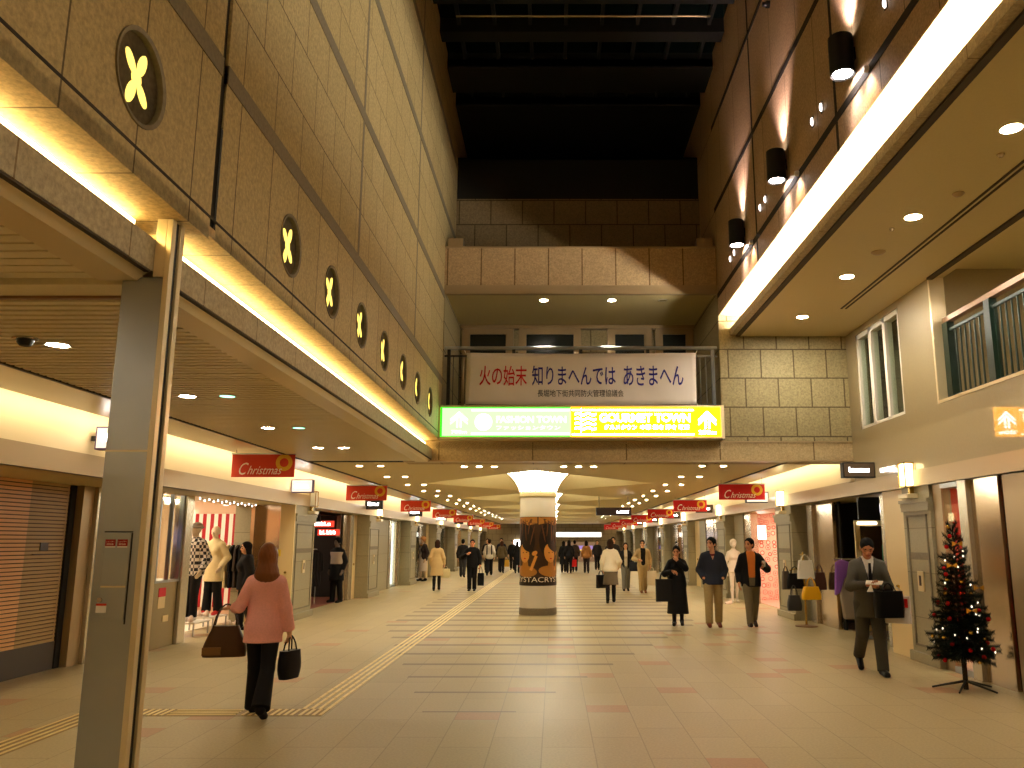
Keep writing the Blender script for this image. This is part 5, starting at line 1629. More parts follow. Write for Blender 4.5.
for k, y in enumerate(LP):
    pilaster('left', y, y + 1.5, XSL if k == 0 else -6.0, k + 1)
    sconce('left', y + 1.05, k > 0, ('unlit box sconce on the nearest left pilaster' if k == 0 else 'glowing sconce on the %s left pilaster from the near end' % ORD[k]))
for k, y in enumerate(RP):
    pilaster('right', y, y + (0.9 if k == 0 else 1.3), 4.9 if k == 0 else XSR, k + 1)
    sconce('right', y + 0.5, True, 'glowing sconce on the right pilaster beside the Christmas tree' if k == 0 else 'glowing sconce on the %s right pilaster from the near end' % ORD[k])

def scribble(mb, x0, z0, w, h, y, seed, n=6):
    """a lit word too small to read: a row of rounded strokes"""
    rnd = random.Random(seed)
    x = x0
    for i in range(n):
        ww = w / n * rnd.uniform(0.6, 0.86)
        hh = h * rnd.choice((0.7, 0.7, 1.0))
        mb.box(x, x + ww * 0.32, y - 0.003, y, z0, z0 + hh)
        mb.box(x, x + ww, y - 0.003, y, z0, z0 + h * 0.2)
        if rnd.random() > 0.4: mb.box(x + ww * 0.68, x + ww, y - 0.003, y, z0, z0 + h * 0.7)
        if rnd.random() > 0.5: mb.box(x, x + ww, y - 0.003, y, z0 + h * 0.5, z0 + h * 0.7)
        x += w / n
def shop_sign(x, y, z, w, h, face, txt, label, edge='black', seed=1, lit=True):
    s = -1 if x < 0 else 1
    t = thing('projecting_sign', label, 'sign', (x, y, z), 0, None)
    MB().box(-w / 2, w / 2, 0, 0.14, -h / 2, h / 2).build('case', edge, t, smooth=0, bev=0.006)
    MB().box(-w / 2 + 0.02, w / 2 - 0.02, -0.004, 0.0, -h / 2 + 0.02, h / 2 - 0.02).build('face_panel', face, t, smooth=0)
    m = MB()
    scribble(m, -w * 0.32, -h * 0.14, w * 0.64, h * 0.32, -0.006, seed)
    m.build('lettering', txt, t, smooth=0)
    xe = (XHL - x) if s < 0 else (XHR - x)
    MB().box(min(s * w / 2, xe), max(s * w / 2, xe), 0.04, 0.10, -0.03, 0.03).build('bracket', 'black_metal', t, smooth=0)
violet_edge = mat('violet_edge', (92, 70, 110), 0.4)
face_grey = mat('lit_grey_face', (200, 190, 176), 0.5, emit=(1.0, 0.9, 0.78), es=0.55)
shop_sign(-5.30, 9.95, 2.90, 0.46, 0.28, face_grey, 'e_white', 'white box sign half hidden behind the steel post', violet_edge, 3)
shop_sign(-5.36, 17.75, 2.83, 0.46, 0.28, face_grey, 'e_white', 'white lit box sign beside the nearest left pilaster', violet_edge, 4)
shop_sign(-5.35, 24.85, 2.76, 0.52, 0.32, 'black', 'e_white', 'black box sign with white script below the second left banner', 'black', 5)
for k in range(2, 6):
    shop_sign(-5.35, LP[k] - 0.6, 2.76, 0.55, 0.30, 'black' if k != 3 else face_grey, 'e_white', 'small box sign at the %s left pilaster from the near end' % ORD[k], 'black', 9 + k)
brown_face = mat('brown_sign_face', (84, 66, 48), 0.5)
shop_sign(4.94, 13.46, 2.81, 0.52, 0.25, brown_face, 'e_white', 'dark brown box sign with a white lit word under the stone beam', 'black', 21)
for k in range(1, 6):
    shop_sign(4.92, RP[k] + 1.8, 2.72, 0.55, 0.26, brown_face if k != 1 else face_grey, 'e_white', 'brown box sign at the %s right pilaster from the near end' % ORD[k] if k != 1 else 'pale box sign behind the nearest right Christmas banner', 'black', 30 + k)
# lit letters on the polished wall
t = thing('shop_lettering', 'small white lit shop letters on the polished right wall', 'sign', (XHR - 0.005, 12.72, 2.745))
MB().text('MUNSING', (-0.01, 0.50, 0), (0, -1, 0), Z3, 0.58, 0.07, off=0.01).build('letters', 'e_shop_w', t, smooth=0)

def xmas_banner(x, y, z, w, h, label, group, col):
    t = thing('christmas_banner', label, 'banner', (x, y, z), 0, group)
    MB().box(-w / 2, w / 2, 0, 0.012, -h / 2, h / 2).build('cloth', col, t, smooth=0)
    MB().lathe([(h * 0.19, -0.003), (h * 0.36, -0.003)], (w * 0.33, 0, h * 0.12), 28, axis='y', cap=False).build('wreath', 'xmas_gold', t, smooth=0)
    m = MB()
    m.text('C', (-w * 0.38, -0.005, -h * 0.40), X3, Z3, w * 0.15, h * 0.52, shear=0.45)
    m.text('hristmas', (-w * 0.245, -0.005, -h * 0.38), X3, Z3, w * 0.55, h * 0.36, shear=0.45)
    m.build('lettering', 'xmas_txt', t, smooth=0)
    MB().box(-w / 2 - 0.01, w / 2 + 0.01, -0.004, 0.016, h / 2 - 0.012, h / 2 + 0.012).build('top_bar', 'steel', t, smooth=0)
    for q in (-w * 0.44, w * 0.44):
        zt = 3.11 - z if abs(x + q) > 4.3 or (x > 0 and x + q > 4.1) else 3.045 - z
        MB().tube([(q, 0.006, h / 2), (q, 0.006, zt)], 0.004, 6).build('wire', 'black_metal', t)
    return t
for k in range(8):
    xmas_banner(-4.62, 13.2 + 7.4 * k, 2.86 - 0.015 * k, 1.0, 0.37, 'red Christmas banner tinted with painted orange light, %s from the near end of the left row' % ORD[k], 'left row of Christmas banners', 'xmas_orange')
    xmas_banner(4.27, 19.0 + 7.3 * k, 2.78 - 0.012 * k, 1.05, 0.36, 'red Christmas banner, %s from the near end of the right row' % ORD[k], 'right row of Christmas banners', 'xmas_red')
hs_ = thing('hanging_sign', 'dark hanging sign box with white characters before the right banners', 'sign', (1.85, 26.0, 2.46), 0)
MB().box(-0.55, 0.55, 0, 0.12, 0, 0.24).build('case', mat('sign_brown', (52, 34, 28), 0.5), hs_, smooth=0)
m = MB()
scribble(m, 0.10, 0.07, 0.40, 0.10, -0.002, 77, 4)
m.build('lettering', 'e_white', hs_, smooth=0)
for q in (-0.45, 0.45): MB().tube([(q, 0.06, 0.24), (q, 0.06, 0.6)], 0.01, 6).build('rod', 'black_metal', hs_)

# ------------------------------------------------------------------ shopfronts
def facade(side, xs, segs, label, name='shopfront'):
    """segs: (y0, y1, kind) along one shopfront plane; each run becomes a part of one shopfront"""
    s = -1 if side == 'left' else 1
    y0, y1 = segs[0][0], segs[-1][1]
    t = thing(name, label, 'shopfront', (xs, (y0 + y1) / 2, 0))
    yc = (y0 + y1) / 2
    def bx(a, b, ya, yb, za, zb): return MB().box(min(a * s, b * s), max(a * s, b * s), ya - yc, yb - yc, za, zb)
    for a, b, kd in segs:
        if kd == 'steel': bx(0, 0.08, a, b, 0, 2.444).build('steel_panel', 'steel_panel', t, smooth=0, bev=0.004)
        elif kd == 'jamb': bx(-0.06, 0.14, a, b, 0, 2.444).build('door_jamb', 'steel_light', t, smooth=0, bev=0.006)
        elif kd == 'dull': bx(0, 0.10, a, b, 0, 2.444).build('dull_panel', 'header_trim', t, smooth=0, bev=0.004)
        elif kd == 'cream':
            p = bx(-0.02, 0.10, a, b, 0, 2.444).build('cream_panel', 'cream', t, smooth=0, bev=0.004)
            m = MB().lathe([(0.001, -0.03), (0.03, -0.03), (0.03, 0)], (-0.02 * s if s > 0 else 0.02, (a + b) / 2 - yc, 1.0), 12, axis='x')
            if s < 0: m.v = [(-v[0] + 0.04, v[1], v[2]) for v in m.v]
            m.build('lock', 'brass', p)
        elif kd == 'stone': bx(-0.02, 0.14, a, b, 0, 2.444).build('stone_panel', 'gran_pil', t, smooth=0)
        elif kd == 'gap': bx(0.10, 0.14, a, b, 0, 2.444).build('dark_gap', 'dark', t, smooth=0)
        elif kd in ('glass', 'white', 'warm', 'darkglass', 'pane'):
            bx(0.02, 0.035, a, b, 0.08, 2.40).build('glass_pane', 'glass', t, smooth=0)
            bx(-0.01, 0.06, a, b, 0, 0.08).build('sill', 'steel', t, smooth=0)
            bx(-0.01, 0.06, a, b, 2.38, 2.444).build('head_rail', 'steel', t, smooth=0)
            if kd == 'pane': continue
            back = {'glass': mat_warm, 'white': 'white', 'warm': mat_warm, 'darkglass': 'dark'}[kd]
            r = bx(0.62, 0.66, a, b, 0, 2.44)
            r.v += []
            q = r.build('display_back', back, t, smooth=0)
            bx(0.06, 0.62, a, a + 0.02, 0, 2.44).build('display_side', back, q, smooth=0)
            bx(0.06, 0.62, b - 0.02, b, 0, 2.44).build('display_side', back, q, smooth=0)
            if kd == 'white': bx(0.10, 0.13, a + 0.03, b - 0.03, 0.1, 2.36).build('lit_panel', 'e_white_panel', t, smooth=0)
            if kd not in ('darkglass', 'white'):
                bx(0.20, 0.45, a + 0.1, b - 0.1, 2.40, 2.43).build('display_lamp', 'e_shop_w' if kd == 'white' else 'e_shop', t, smooth=0)
    return t
mat_warm = mat('display_warm', (196, 140, 92), 0.6)

# left side, beyond the first pilaster
b0 = lambda k: LP[k] + 1.5
facade('left', -6.0, [(b0(0), b0(0) + 0.55, 'steel'), (b0(0) + 0.55, b0(0) + 0.85, 'jamb')], 'steel door post left of the dark clothes shop', 'shopfront')
facade('left', -6.0, [(24.0, 24.6, 'steel'), (24.6, 25.0, 'jamb'), (25.0, LP[1], 'cream')], 'steel and cream panels right of the dark clothes shop')
facade('left', -6.0, [(b0(1), b0(1) + 3.4, 'stone'), (b0(1) + 3.4, b0(1) + 3.8, 'jamb'), (b0(1) + 3.8, b0(1) + 5.0, 'white'), (b0(1) + 5.0, LP[2] - 0.5, 'steel'), (LP[2] - 0.5, LP[2] - 0.4, 'jamb'), (LP[2] - 0.4, LP[2], 'stone')], 'shopfront with a white glowing slit, beyond the second left pilaster')
facade('left', -6.0, [(b0(2), b0(2) + 0.4, 'jamb'), (b0(2) + 0.4, b0(2) + 3.2, 'darkglass'), (b0(2) + 3.2, LP[3] - 0.6, 'steel'), (LP[3] - 0.6, LP[3], 'cream')], 'dark shopfront beyond the third left pilaster, a fur-hooded dummy before it')
facade('left', -6.0, [(b0(3), b0(3) + 0.4, 'jamb'), (b0(3) + 0.4, b0(3) + 2.4, 'steel'), (b0(3) + 2.4, b0(3) + 4.4, 'darkglass'), (b0(3) + 4.4, LP[4], 'steel')], 'steel shopfront beyond the fourth left pilaster')
facade('left', -6.0, [(b0(4), b0(4) + 0.4, 'jamb'), (b0(4) + 0.4, b0(4) + 3.0, 'steel'), (b0(4) + 3.0, LP[5], 'glass')], 'steel shopfront beyond the fifth left pilaster')
facade('left', -6.0, [(b0(5), b0(5) + 0.4, 'jamb'), (b0(5) + 0.4, b0(5) + 3.4, 'steel'), (b0(5) + 3.4, LP[6], 'warm')], 'steel shopfront with a warm slit beyond the sixth left pilaster')
facade('left', -6.0, [(b0(6), YF, 'steel')], 'last steel shopfront on the left, at the far end')
# right side, beyond the second pilaster
r0_ = lambda k: RP[k] + 1.3
facade('right', XSR, [(r0_(2), r0_(2) + 0.5, 'jamb'), (r0_(2) + 0.5, r0_(2) + 2.0, 'steel'), (r0_(2) + 2.0, r0_(2) + 2.15, 'gap'), (r0_(2) + 2.15, r0_(2) + 3.6, 'steel'), (r0_(2) + 3.6, RP[3] - 1.0, 'stone'), (RP[3] - 1.0, RP[3], 'cream')], 'paired steel doors beyond the third right pilaster')
facade('right', XSR, [(r0_(3), r0_(3) + 1.2, 'stone'), (r0_(3) + 1.2, r0_(3) + 2.4, 'steel'), (r0_(3) + 2.4, r0_(3) + 3.4, 'warm'), (r0_(3) + 3.4, RP[4], 'steel')], 'steel shopfront with a warm slit beyond the fourth right pilaster')
facade('right', XSR, [(r0_(4), r0_(4) + 2.4, 'steel'), (r0_(4) + 2.4, r0_(4) + 3.4, 'darkglass'), (r0_(4) + 3.4, RP[5], 'steel')], 'steel shopfront beyond the fifth right pilaster')
facade('right', XSR, [(r0_(5), r0_(5) + 2.4, 'steel'), (r0_(5) + 2.4, r0_(5) + 3.6, 'white'), (r0_(5) + 3.6, RP[6], 'steel')], 'steel shopfront with a white slit beyond the sixth right pilaster')
facade('right', XSR, [(r0_(6), r0_(6) + 2.6, 'steel'), (r0_(6) + 2.6, RP[7], 'darkglass')], 'steel and dark glass shopfront beyond the seventh right pilaster')
facade('right', XSR, [(r0_(7), YF, 'steel')], 'last steel shopfront on the right, at the far end')
# far end: lit beam, blue sign, shop display
t = thing('end_light_panel', 'white glowing band over the far end of the corridor', 'light panel', (0.7, YF - 0.06, 2.02))
MB().box(-2.0, 3.2, -0.06, 0, 0.0, 0.36).build('panel', emis('end_white', (1.0, 0.92, 0.78), 2.5), t, smooth=0)
MB().box(-2.1, 3.3, -0.05, 0.02, -0.04, 0.40).build('frame', 'steel', t, smooth=0)
t = thing('end_sign', 'small blue and white lit sign at the far end, left of the column', 'sign', (-2.3, YF - 0.02, 1.95))
MB().box(-0.3, 0.3, -0.1, 0, 0, 0.5).build('case', 'e_blue', t, smooth=0)
MB().box(-1.0, -0.32, -0.1, 0, -0.8, -0.2).build('white_panel', 'e_white', t, smooth=0)
t = thing('end_display', 'far shop display in violet and yellow at the corridor end', 'display', (2.2, YF - 0.05, 0.5))
MB().box(-1.4, 1.2, -0.05, 0, -0.5, 1.1).build('back_panel', emis('end_brown', (0.5, 0.28, 0.14), 0.35), t, smooth=0)
MB().box(-0.9, 1.0, -0.09, -0.05, 0.5, 0.8).build('violet_panel', emis('end_violet', (0.4, 0.25, 0.6), 0.7), t, smooth=0)
MB().box(-0.5, 0.9, -0.10, -0.05, 0.40, 0.5).build('yellow_panel', emis('end_yellow', (1.0, 0.6, 0.1), 0.8), t, smooth=0)

# --- near left: closed roller shutter
t = thing('roller_shutter', 'closed brown roller shutter at the left frame edge', 'shutter', (-6.72, 9.6, 0))
sh_ = MB()
z = 0.36
while z < 2.44:
    sh_.box(-0.05, 0.0, -4.0, 1.15, z, z + 0.036)
    sh_.box(-0.05, -0.022, -4.0, 1.15, z + 0.036, z + 0.050, 1)
    z += 0.050
sh_.build('shutter_slats', [mat('shutter_lit', (222, 168, 112), 0.45), 'shutter_gap_shade'], t, smooth=0)  # lit part of the curved shutter, its light put into the colour
sh2 = MB()
z = 0.36
while z < 2.44:
    sh2.box(-0.05, 0.0, 1.15, 2.0, z, z + 0.036)
    sh2.box(-0.05, -0.022, 1.15, 2.0, z + 0.036, z + 0.050, 1)
    z += 0.050
sh2.build('shutter_slats', [mat('shutter_unlit', (176, 144, 92), 0.45), 'shutter_gap_shade'], t, smooth=0)  # same slats in the duller tone of the part out of that light
MB().box(-0.06, 0.012, -4.0, 2.0, 0.0, 0.36).build('bottom_bar', mat('shutter_base', (60, 50, 42), 0.4), t, smooth=0)
MB().box(0.0, 0.012, 1.45, 1.62, 1.56, 1.66).box(0.0, 0.012, 1.30, 1.85, 1.50, 1.515).build('emblem', 'poster_bg', t, smooth=0)
MB().prism([(0.0, 0.0), (0.10, 0.02), (0.07, 0.12), (0.10, 0.22), (0.03, 0.10)], (0.0, 0.15, 1.58), Y3, Z3, (0.012, 0, 0)).box(0.0, 0.01, -0.1, 0.2, 1.52, 1.535).build('emblem', 'poster_bg', t, smooth=0)
facade('left', -6.6, [(11.62, 11.74, 'gap'), (11.74, 12.02, 'dull'), (12.02, 12.50, 'jamb'), (12.5, 12.9, 'gap'), (12.9, 13.4, 'steel')], 'steel door post between the roller shutter and the steel column')
# --- left vitrine beside the column
t = thing('display_case', 'narrow glazed display case with a metal cabinet, right of the steel post', 'display case', (-6.3, 13.95, 0))
MB().box(-0.45, 0.0, -0.52, 0.30, 0.0, 1.02).build('cabinet', mat('cabinet_olive', (150, 132, 92), 0.4, metal=0.3), t, smooth=0, bev=0.008)
MB().box(-0.46, 0.02, -0.54, 0.32, 1.02, 1.06).build('ledge', 'steel', t, smooth=0)
MB().box(-0.02, -0.01, -0.50, 0.28, 1.06, 2.40).build('glass_pane', 'glass', t, smooth=0)
MB().box(-0.46, -0.44, -0.52, 0.30, 1.06, 2.45).build('back_panel', mat('oak_back', (170, 112, 58), 0.45), t, smooth=0)
MB().box(-0.05, 0.02, -0.54, -0.50, 1.06, 2.45).box(-0.05, 0.02, 0.28, 0.32, 1.06, 2.45).box(-0.05, 0.02, -0.1, -0.08, 1.06, 2.45).build('frame', 'steel', t, smooth=0)
MB().box(-0.30, -0.18, -0.4, 0.18, 2.38, 2.40).build('case_lamp', 'e_shop', t, smooth=0)
for z in (1.80, 1.66): MB().box(-0.40, -0.36, -0.45, 0.25, z, z + 0.04).build('violet_light', 'e_violet', t, smooth=0)
MB().lathe([(0.05, 0), (0.035, 0.10), (0.008, 0.32), (0.001, 0.33)], (-0.2, -0.30, 1.06), 12).build('red_cone', 'e_red', t)
nt_ = MB().box(0.0, 0.006, -0.34, -0.10, 0.62, 0.80).build('notice', 'cream', t, smooth=0)
MB().box(0.0, 0.008, -0.34, -0.10, 0.80, 0.94).build('red_notice', 'red_txt', t, smooth=0)
facade('left', -6.3, [(14.27, 14.55, 'jamb')], 'bright steel door post left of the striped shop')

# --- left shop with the red and white striped wall
def room(side, x0, x1, y0, y1, wallm, floorm, name, z1=2.6, lamp='e_shop', lx=None):
    a, b = min(x0, x1), max(x0, x1)
    struct('wall_%s_back' % name, B(a - 0.1, a, y0, y1, 0, z1) if x1 < 0 else B(b, b + 0.1, y0, y1, 0, z1), wallm, 'back wall of the %s' % name.replace('_', ' '), smooth=0)
    struct('wall_%s_side' % name, B(a, b, y1, y1 + 0.08, 0, z1).box(a, b, y0 - 0.08, y0, 0, z1), wallm, 'side walls of the %s' % name.replace('_', ' '), smooth=0)
    struct('ceiling_%s' % name, B(a, b, y0, y1, z1, z1 + 0.05), 'white_paint' if lamp else 'dark', 'ceiling of the %s' % name.replace('_', ' '), smooth=0)
    struct('floor_%s' % name, B(a, b, y0, y1, 0.001, 0.012), floorm, 'floor of the %s' % name.replace('_', ' '), smooth=0)
    if lamp:
        lx = lx or (a + 0.6, b - 0.5)
        tag(B(lx[0], lx[1], y0 + 0.6, y1 - 0.8, z1 - 0.03, z1 - 0.005).build('ceiling_lamp', lamp, None, smooth=0), 'wide ceiling lamp inside the %s' % name.replace('_', ' '), 'ceiling light')
pink_wall = mat('pink_wall', (226, 190, 160), 0.7)
shop_floor = mat('shop_floor', (226, 214, 186), 0.35)
room('left', -6.9, -10.4, 13.4, 19.6, pink_wall, shop_floor, 'striped_shop', 2.75, lx=(-8.6, -7.4))
struct('wall_striped_shop_lintel', B(-6.92, -6.28, 13.4, 18.2, 2.44, 2.75), 'header', 'lintel over the striped shop opening', smooth=0)
sw_ = thing('striped_panel', 'red and white striped wall panel inside the left shop', 'panel', (-7.72, 19.56, 0.2))
st = MB()
MB().box(-0.62, 0.62, -0.04, 0, 0, 2.1).build('board', 'white', sw_, smooth=0)
for k in range(7): st.box(-0.60 + 0.175 * k, -0.52 + 0.175 * k, -0.05, -0.039, 0.0, 2.1)
st.build('red_stripes', mat('stripe_red', (168, 22, 30), 0.6), sw_, smooth=0)
MB().tube([(-0.72, -0.05, 0.1), (-0.72, -0.05, 2.2)], 0.03, 8).tube([(0.74, -0.05, 0.1), (0.74, -0.05, 2.0)], 0.03, 8).build('lit_tube', 'e_shop_w', sw_)
facade('left', -6.32, [(17.75, 18.2, 'steel')], 'steel panel right of the striped shop opening')
ret = thing('return_panel', 'steel and cream side panel with a yellow sticker before the nearest left pilaster', 'panel', (-5.95, 18.19, 0))
MB().box(-0.37, 0.05, -0.05, 0, 0, 2.45).build('steel_panel', 'steel_panel', ret, smooth=0)
MB().box(0.05, 0.36, -0.06, 0, 0, 2.45).build('cream_panel', 'cream', ret, smooth=0)
MB().box(-0.02, 0.10, -0.068, -0.06, 1.36, 1.50).build('sticker', mat('sticker_yellow', (232, 196, 30), 0.5), ret, smooth=0)
MB().lathe([(0.001, -0.03), (0.025, -0.03), (0.025, 0)], (0.22, -0.06, 1.02), 12, axis='y').build('lock', 'brass', ret)
# string of little lamps under the lintel
t = thing('light_string', 'string of small bulbs under the lintel of the striped shop', 'string lights', (-6.30, 16.3, 2.425))
MB().tube([(0, -1.4 + 0.2 * k, 0.02 - 0.03 * (k % 2)) for k in range(15)], 0.004, 5).build('cable', 'black', t)
for k in range(15): MB().ell((0, -1.4 + 0.2 * k, -0.03 * (k % 2)), (0.014, 0.014, 0.018), 8, 6).build('bulb', 'e_shop_w', t)
for x, y, l in ((-7.2, 18.4, 'left white track spot in the striped shop'), (-6.95, 18.6, 'right white track spot in the striped shop')):
    t = thing('track_spot', l, 'spotlight', (x, y, 2.45))
    MB().lathe([(0.03, 0.16), (0.05, 0.12), (0.06, 0.02), (0.055, 0.0)], n=14).build('housing', 'white', t)
    MB().lathe([(0.001, -0.004), (0.056, -0.004)], n=14).build('lens', 'e_shop_w', t, smooth=0)
    MB().tube([(0, 0, 0.16), (0, 0, 0.30)], 0.01, 6).build('stem', 'white', t)
# dummies and shoe stands in the striped shop
def checks():
    m, nt, b = newmat('black_white_checks')
    L = nt.links.new
    tc = nt.nodes.new('ShaderNodeTexCoord')
    ck = nt.nodes.new('ShaderNodeTexChecker')
    ck.inputs['Scale'].default_value = 17
    ck.inputs['Color1'].default_value = (*lin((28, 26, 28)), 1)
    ck.inputs['Color2'].default_value = (*lin((224, 216, 204)), 1)
    L(tc.outputs['Object'], ck.inputs['Vector'])
    L(ck.outputs['Color'], b.inputs['Base Color'])
    b.inputs['Roughness'].default_value = 0.8
    return m
DUM = (226, 206, 176)
def stand(x, y, w, d, h, label):
    t = thing('display_stand', label, 'stand', (x, y, 0.012))
    MB().box(-w / 2, w / 2, -d / 2, d / 2, h - 0.03, h).build('top', 'white', t, smooth=0, bev=0.004)
    for sx in (-1, 1):
        for sy in (-1, 1):
            MB().box(sx * (w / 2 - 0.03) - 0.012, sx * (w / 2 - 0.03) + 0.012, sy * (d / 2 - 0.03) - 0.012, sy * (d / 2 - 0.03) + 0.012, 0, h - 0.03).build('leg', 'steel', t, smooth=0)
stand(-6.64, 15.62, 0.52, 0.70, 0.24, 'low white display stand under the checked dummy')
stand(-6.74, 16.75, 0.50, 0.70, 0.24, 'low white display stand under the cream-coated dummy')
person('mannequin', 'shop dummy in a checked shirt and grey hat by the striped wall', (-6.64, 15.68, 0.255), 155, 1.70, dict(
    faceless=True, skin=DUM, legs=(4, 2, 6, 8), arms=dict(R=dict(w=(0.24, 0.06, 0.0)), L=dict(w=(0.24, 0.06, 0.0))),
    wear=dict(trousers=dict(kind='trousers', inf=0.018, c=(30, 28, 30)), shoes=dict(kind='shoes', c=(214, 204, 192)), shirt=dict(kind='shirt', inf=0.034, hem=0.80, boxy=0.16, c=(1, 1, 1), mat=checks()), hat=dict(kind='hat', c=(150, 138, 122)))), h=0.014, cat='mannequin')
person('mannequin', 'shop dummy in a cream coat with black bands by the striped wall', (-6.74, 16.85, 0.255), 165, 1.66, dict(
    faceless=True, skin=DUM, fem=True, legs=(4, 2, -4, 6), arms=dict(R=dict(w=(0.22, 0.08, 0.02)), L=dict(w=(0.22, 0.08, 0.04))),
    wear=dict(trousers=dict(kind='trousers', inf=0.02, flare=0.02, c=(26, 24, 26)), shoes=dict(kind='shoes', c=(204, 60, 56)), coat=dict(kind='coat', inf=0.026, hem=0.66, width=0.18, c=(226, 206, 156)), collar=dict(kind='collar', c=(206, 190, 140), r=0.085, t=0.026))), h=0.014, cat='mannequin')
rk = thing('garment_rack', 'rail of hanging black and patterned clothes in the striped shop', 'clothes rack', (-6.95, 18.2, 0.012))
MB().tube([(-0.45, 0, 0), (-0.45, 0, 1.62), (0.35, 0, 1.62), (0.35, 0, 0)], 0.014, 8).build('rail', 'steel', rk)
for k in range(7):
    c_ = [(28, 26, 28), (150, 40, 40), (34, 30, 30), (196, 176, 130), (26, 24, 24), (60, 50, 44), (24, 22, 24)][k]
    x = -0.36 + 0.105 * k
    g = thing('hanging_garment', 'dark hanging clothes on the rail in the striped shop', 'clothing', (-6.95 + x, 18.2, 1.6), 0, 'clothes on the striped shop rail')
    MB().prism([(-0.20, -0.08), (-0.04, 0.0), (0.04, 0.0), (0.20, -0.08), (0.24, -0.55), (0.17, -0.56), (0.16, -0.9), (-0.16, -0.9), (-0.17, -0.56), (-0.24, -0.55)], (-0.03, 0, 0), Y3, Z3, (0.05, 0, 0)).build('garment', cmat(c_), g, smooth=0, bev=0.012)
    MB().tube([(0, 0, 0.0), (0, 0, 0.04), (0, 0.03, 0.055)], 0.004, 5).build('hanger_hook', 'steel', g)
shoe0 = None
for k, (x, y, z, lb) in enumerate(((-6.80, 15.40, 0.255, 'stand'), (-6.50, 15.36, 0.255, 'stand'), (-6.86, 16.52, 0.255, 'stand'), (-6.72, 16.50, 0.255, 'stand'), (-6.55, 17.2, 0.012, 'floor'), (-6.42, 17.2, 0.012, 'floor'))):
    l_ = 'pale shoe on the low display stand in the striped shop' if lb == 'stand' else 'pale shoe on the floor of the striped shop'
    if shoe0 is None:
        shoe0 = thing('shoe', l_, 'shoe', (x, y, z), R(20), 'shoes in the striped shop')
        f = Field((-0.08, -0.16, -0.02), (0.08, 0.16, 0.14), 0.008)
        f.prim(('c', (0, -0.09, 0.045), (0, 0.08, 0.03), 0.045, 0.036, 1.0), 0, 0.02)
        f.prim(('c', (0, -0.08, 0.05), (0, -0.08, 0.09), 0.036, 0.034, 1.0), 0, 0.02)
        f.carve(lambda X, Y, Z: -Z + 0.004 + 0 * X + 0 * Y)
        np_mesh('upper', [f.mesh()], [cmat((226, 206, 190))], shoe0)
        MB().box(-0.036, 0.036, -0.12, 0.105, 0.0, 0.012).build('sole', 'white', shoe0, bev=0.006)
    else: dup(shoe0, (x, y, z), R(20 + 10 * k), l_)
person('person', 'person in a fluffy black jacket at the striped shop entrance, behind the pink jacket', (-6.02, 16.6, 0), 120, 1.60, dict(
    fem=True, legs=(4, 2, -6, 10), wear=dict(trousers=dict(kind='trousers', c=(34, 30, 30)), shoes=dict(kind='shoes', c=BLK), jacket=dict(kind='jacket', inf=0.06, hem=0.80, boxy=0.17, c=(30, 26, 26)), collar=dict(kind='collar', c=(48, 34, 26), r=0.10, t=0.045), hair=dict(kind='hair', long=0.1, c=(36, 26, 22)))), h=0.016)
tw = thing('doorway_notice', 'small orange and red notices on the cabinet door', 'notice', (-6.295, 14.0, 0.40))
MB().box(0.0, 0.006, -0.2, 0.0, 0.0, 0.1).build('sheet', 'cream', tw, smooth=0)

# --- dark clothes shop, left
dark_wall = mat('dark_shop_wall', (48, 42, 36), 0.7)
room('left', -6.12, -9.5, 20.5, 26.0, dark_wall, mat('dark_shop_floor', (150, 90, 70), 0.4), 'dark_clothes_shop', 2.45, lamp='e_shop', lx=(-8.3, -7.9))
for x, z, l in ((-6.75, 2.08, 'upper'), (-6.62, 1.84, 'lower')):
    t = thing('sale_board', '%s red and white sale board in the dark clothes shop' % l, 'sign', (x, 24.6 if l == 'upper' else 24.75, z))
    MB().box(-0.32, 0.32, 0, 0.03, 0, 0.18).build('board', emis('sale_red', (0.9, 0.06, 0.03), 0.9), t, smooth=0)
    m = MB()
    scribble(m, -0.26, 0.04, 0.5, 0.11, -0.002, 50 + int(z * 10), 5)
    m.build('lettering', 'e_shop_w', t, smooth=0)
    MB().tube([(-0.3, 0.015, 0.18), (-0.3, 0.015, 2.45 - z)], 0.004, 5).tube([(0.3, 0.015, 0.18), (0.3, 0.015, 2.45 - z)], 0.004, 5).build('wire', 'black', t)
sp = thing('ceiling_spot', 'bright ceiling spot in the dark clothes shop', 'spotlight', (-6.7, 23.9, 2.2))
MB().lathe([(0.03, 0.2), (0.07, 0.16), (0.08, 0.0)], n=14, cap=False).build('housing', 'black', sp)
MB().ell((0, 0, 0.04), (0.07, 0.07, 0.07), 12, 8).build('bulb', 'e_shop_w', sp)
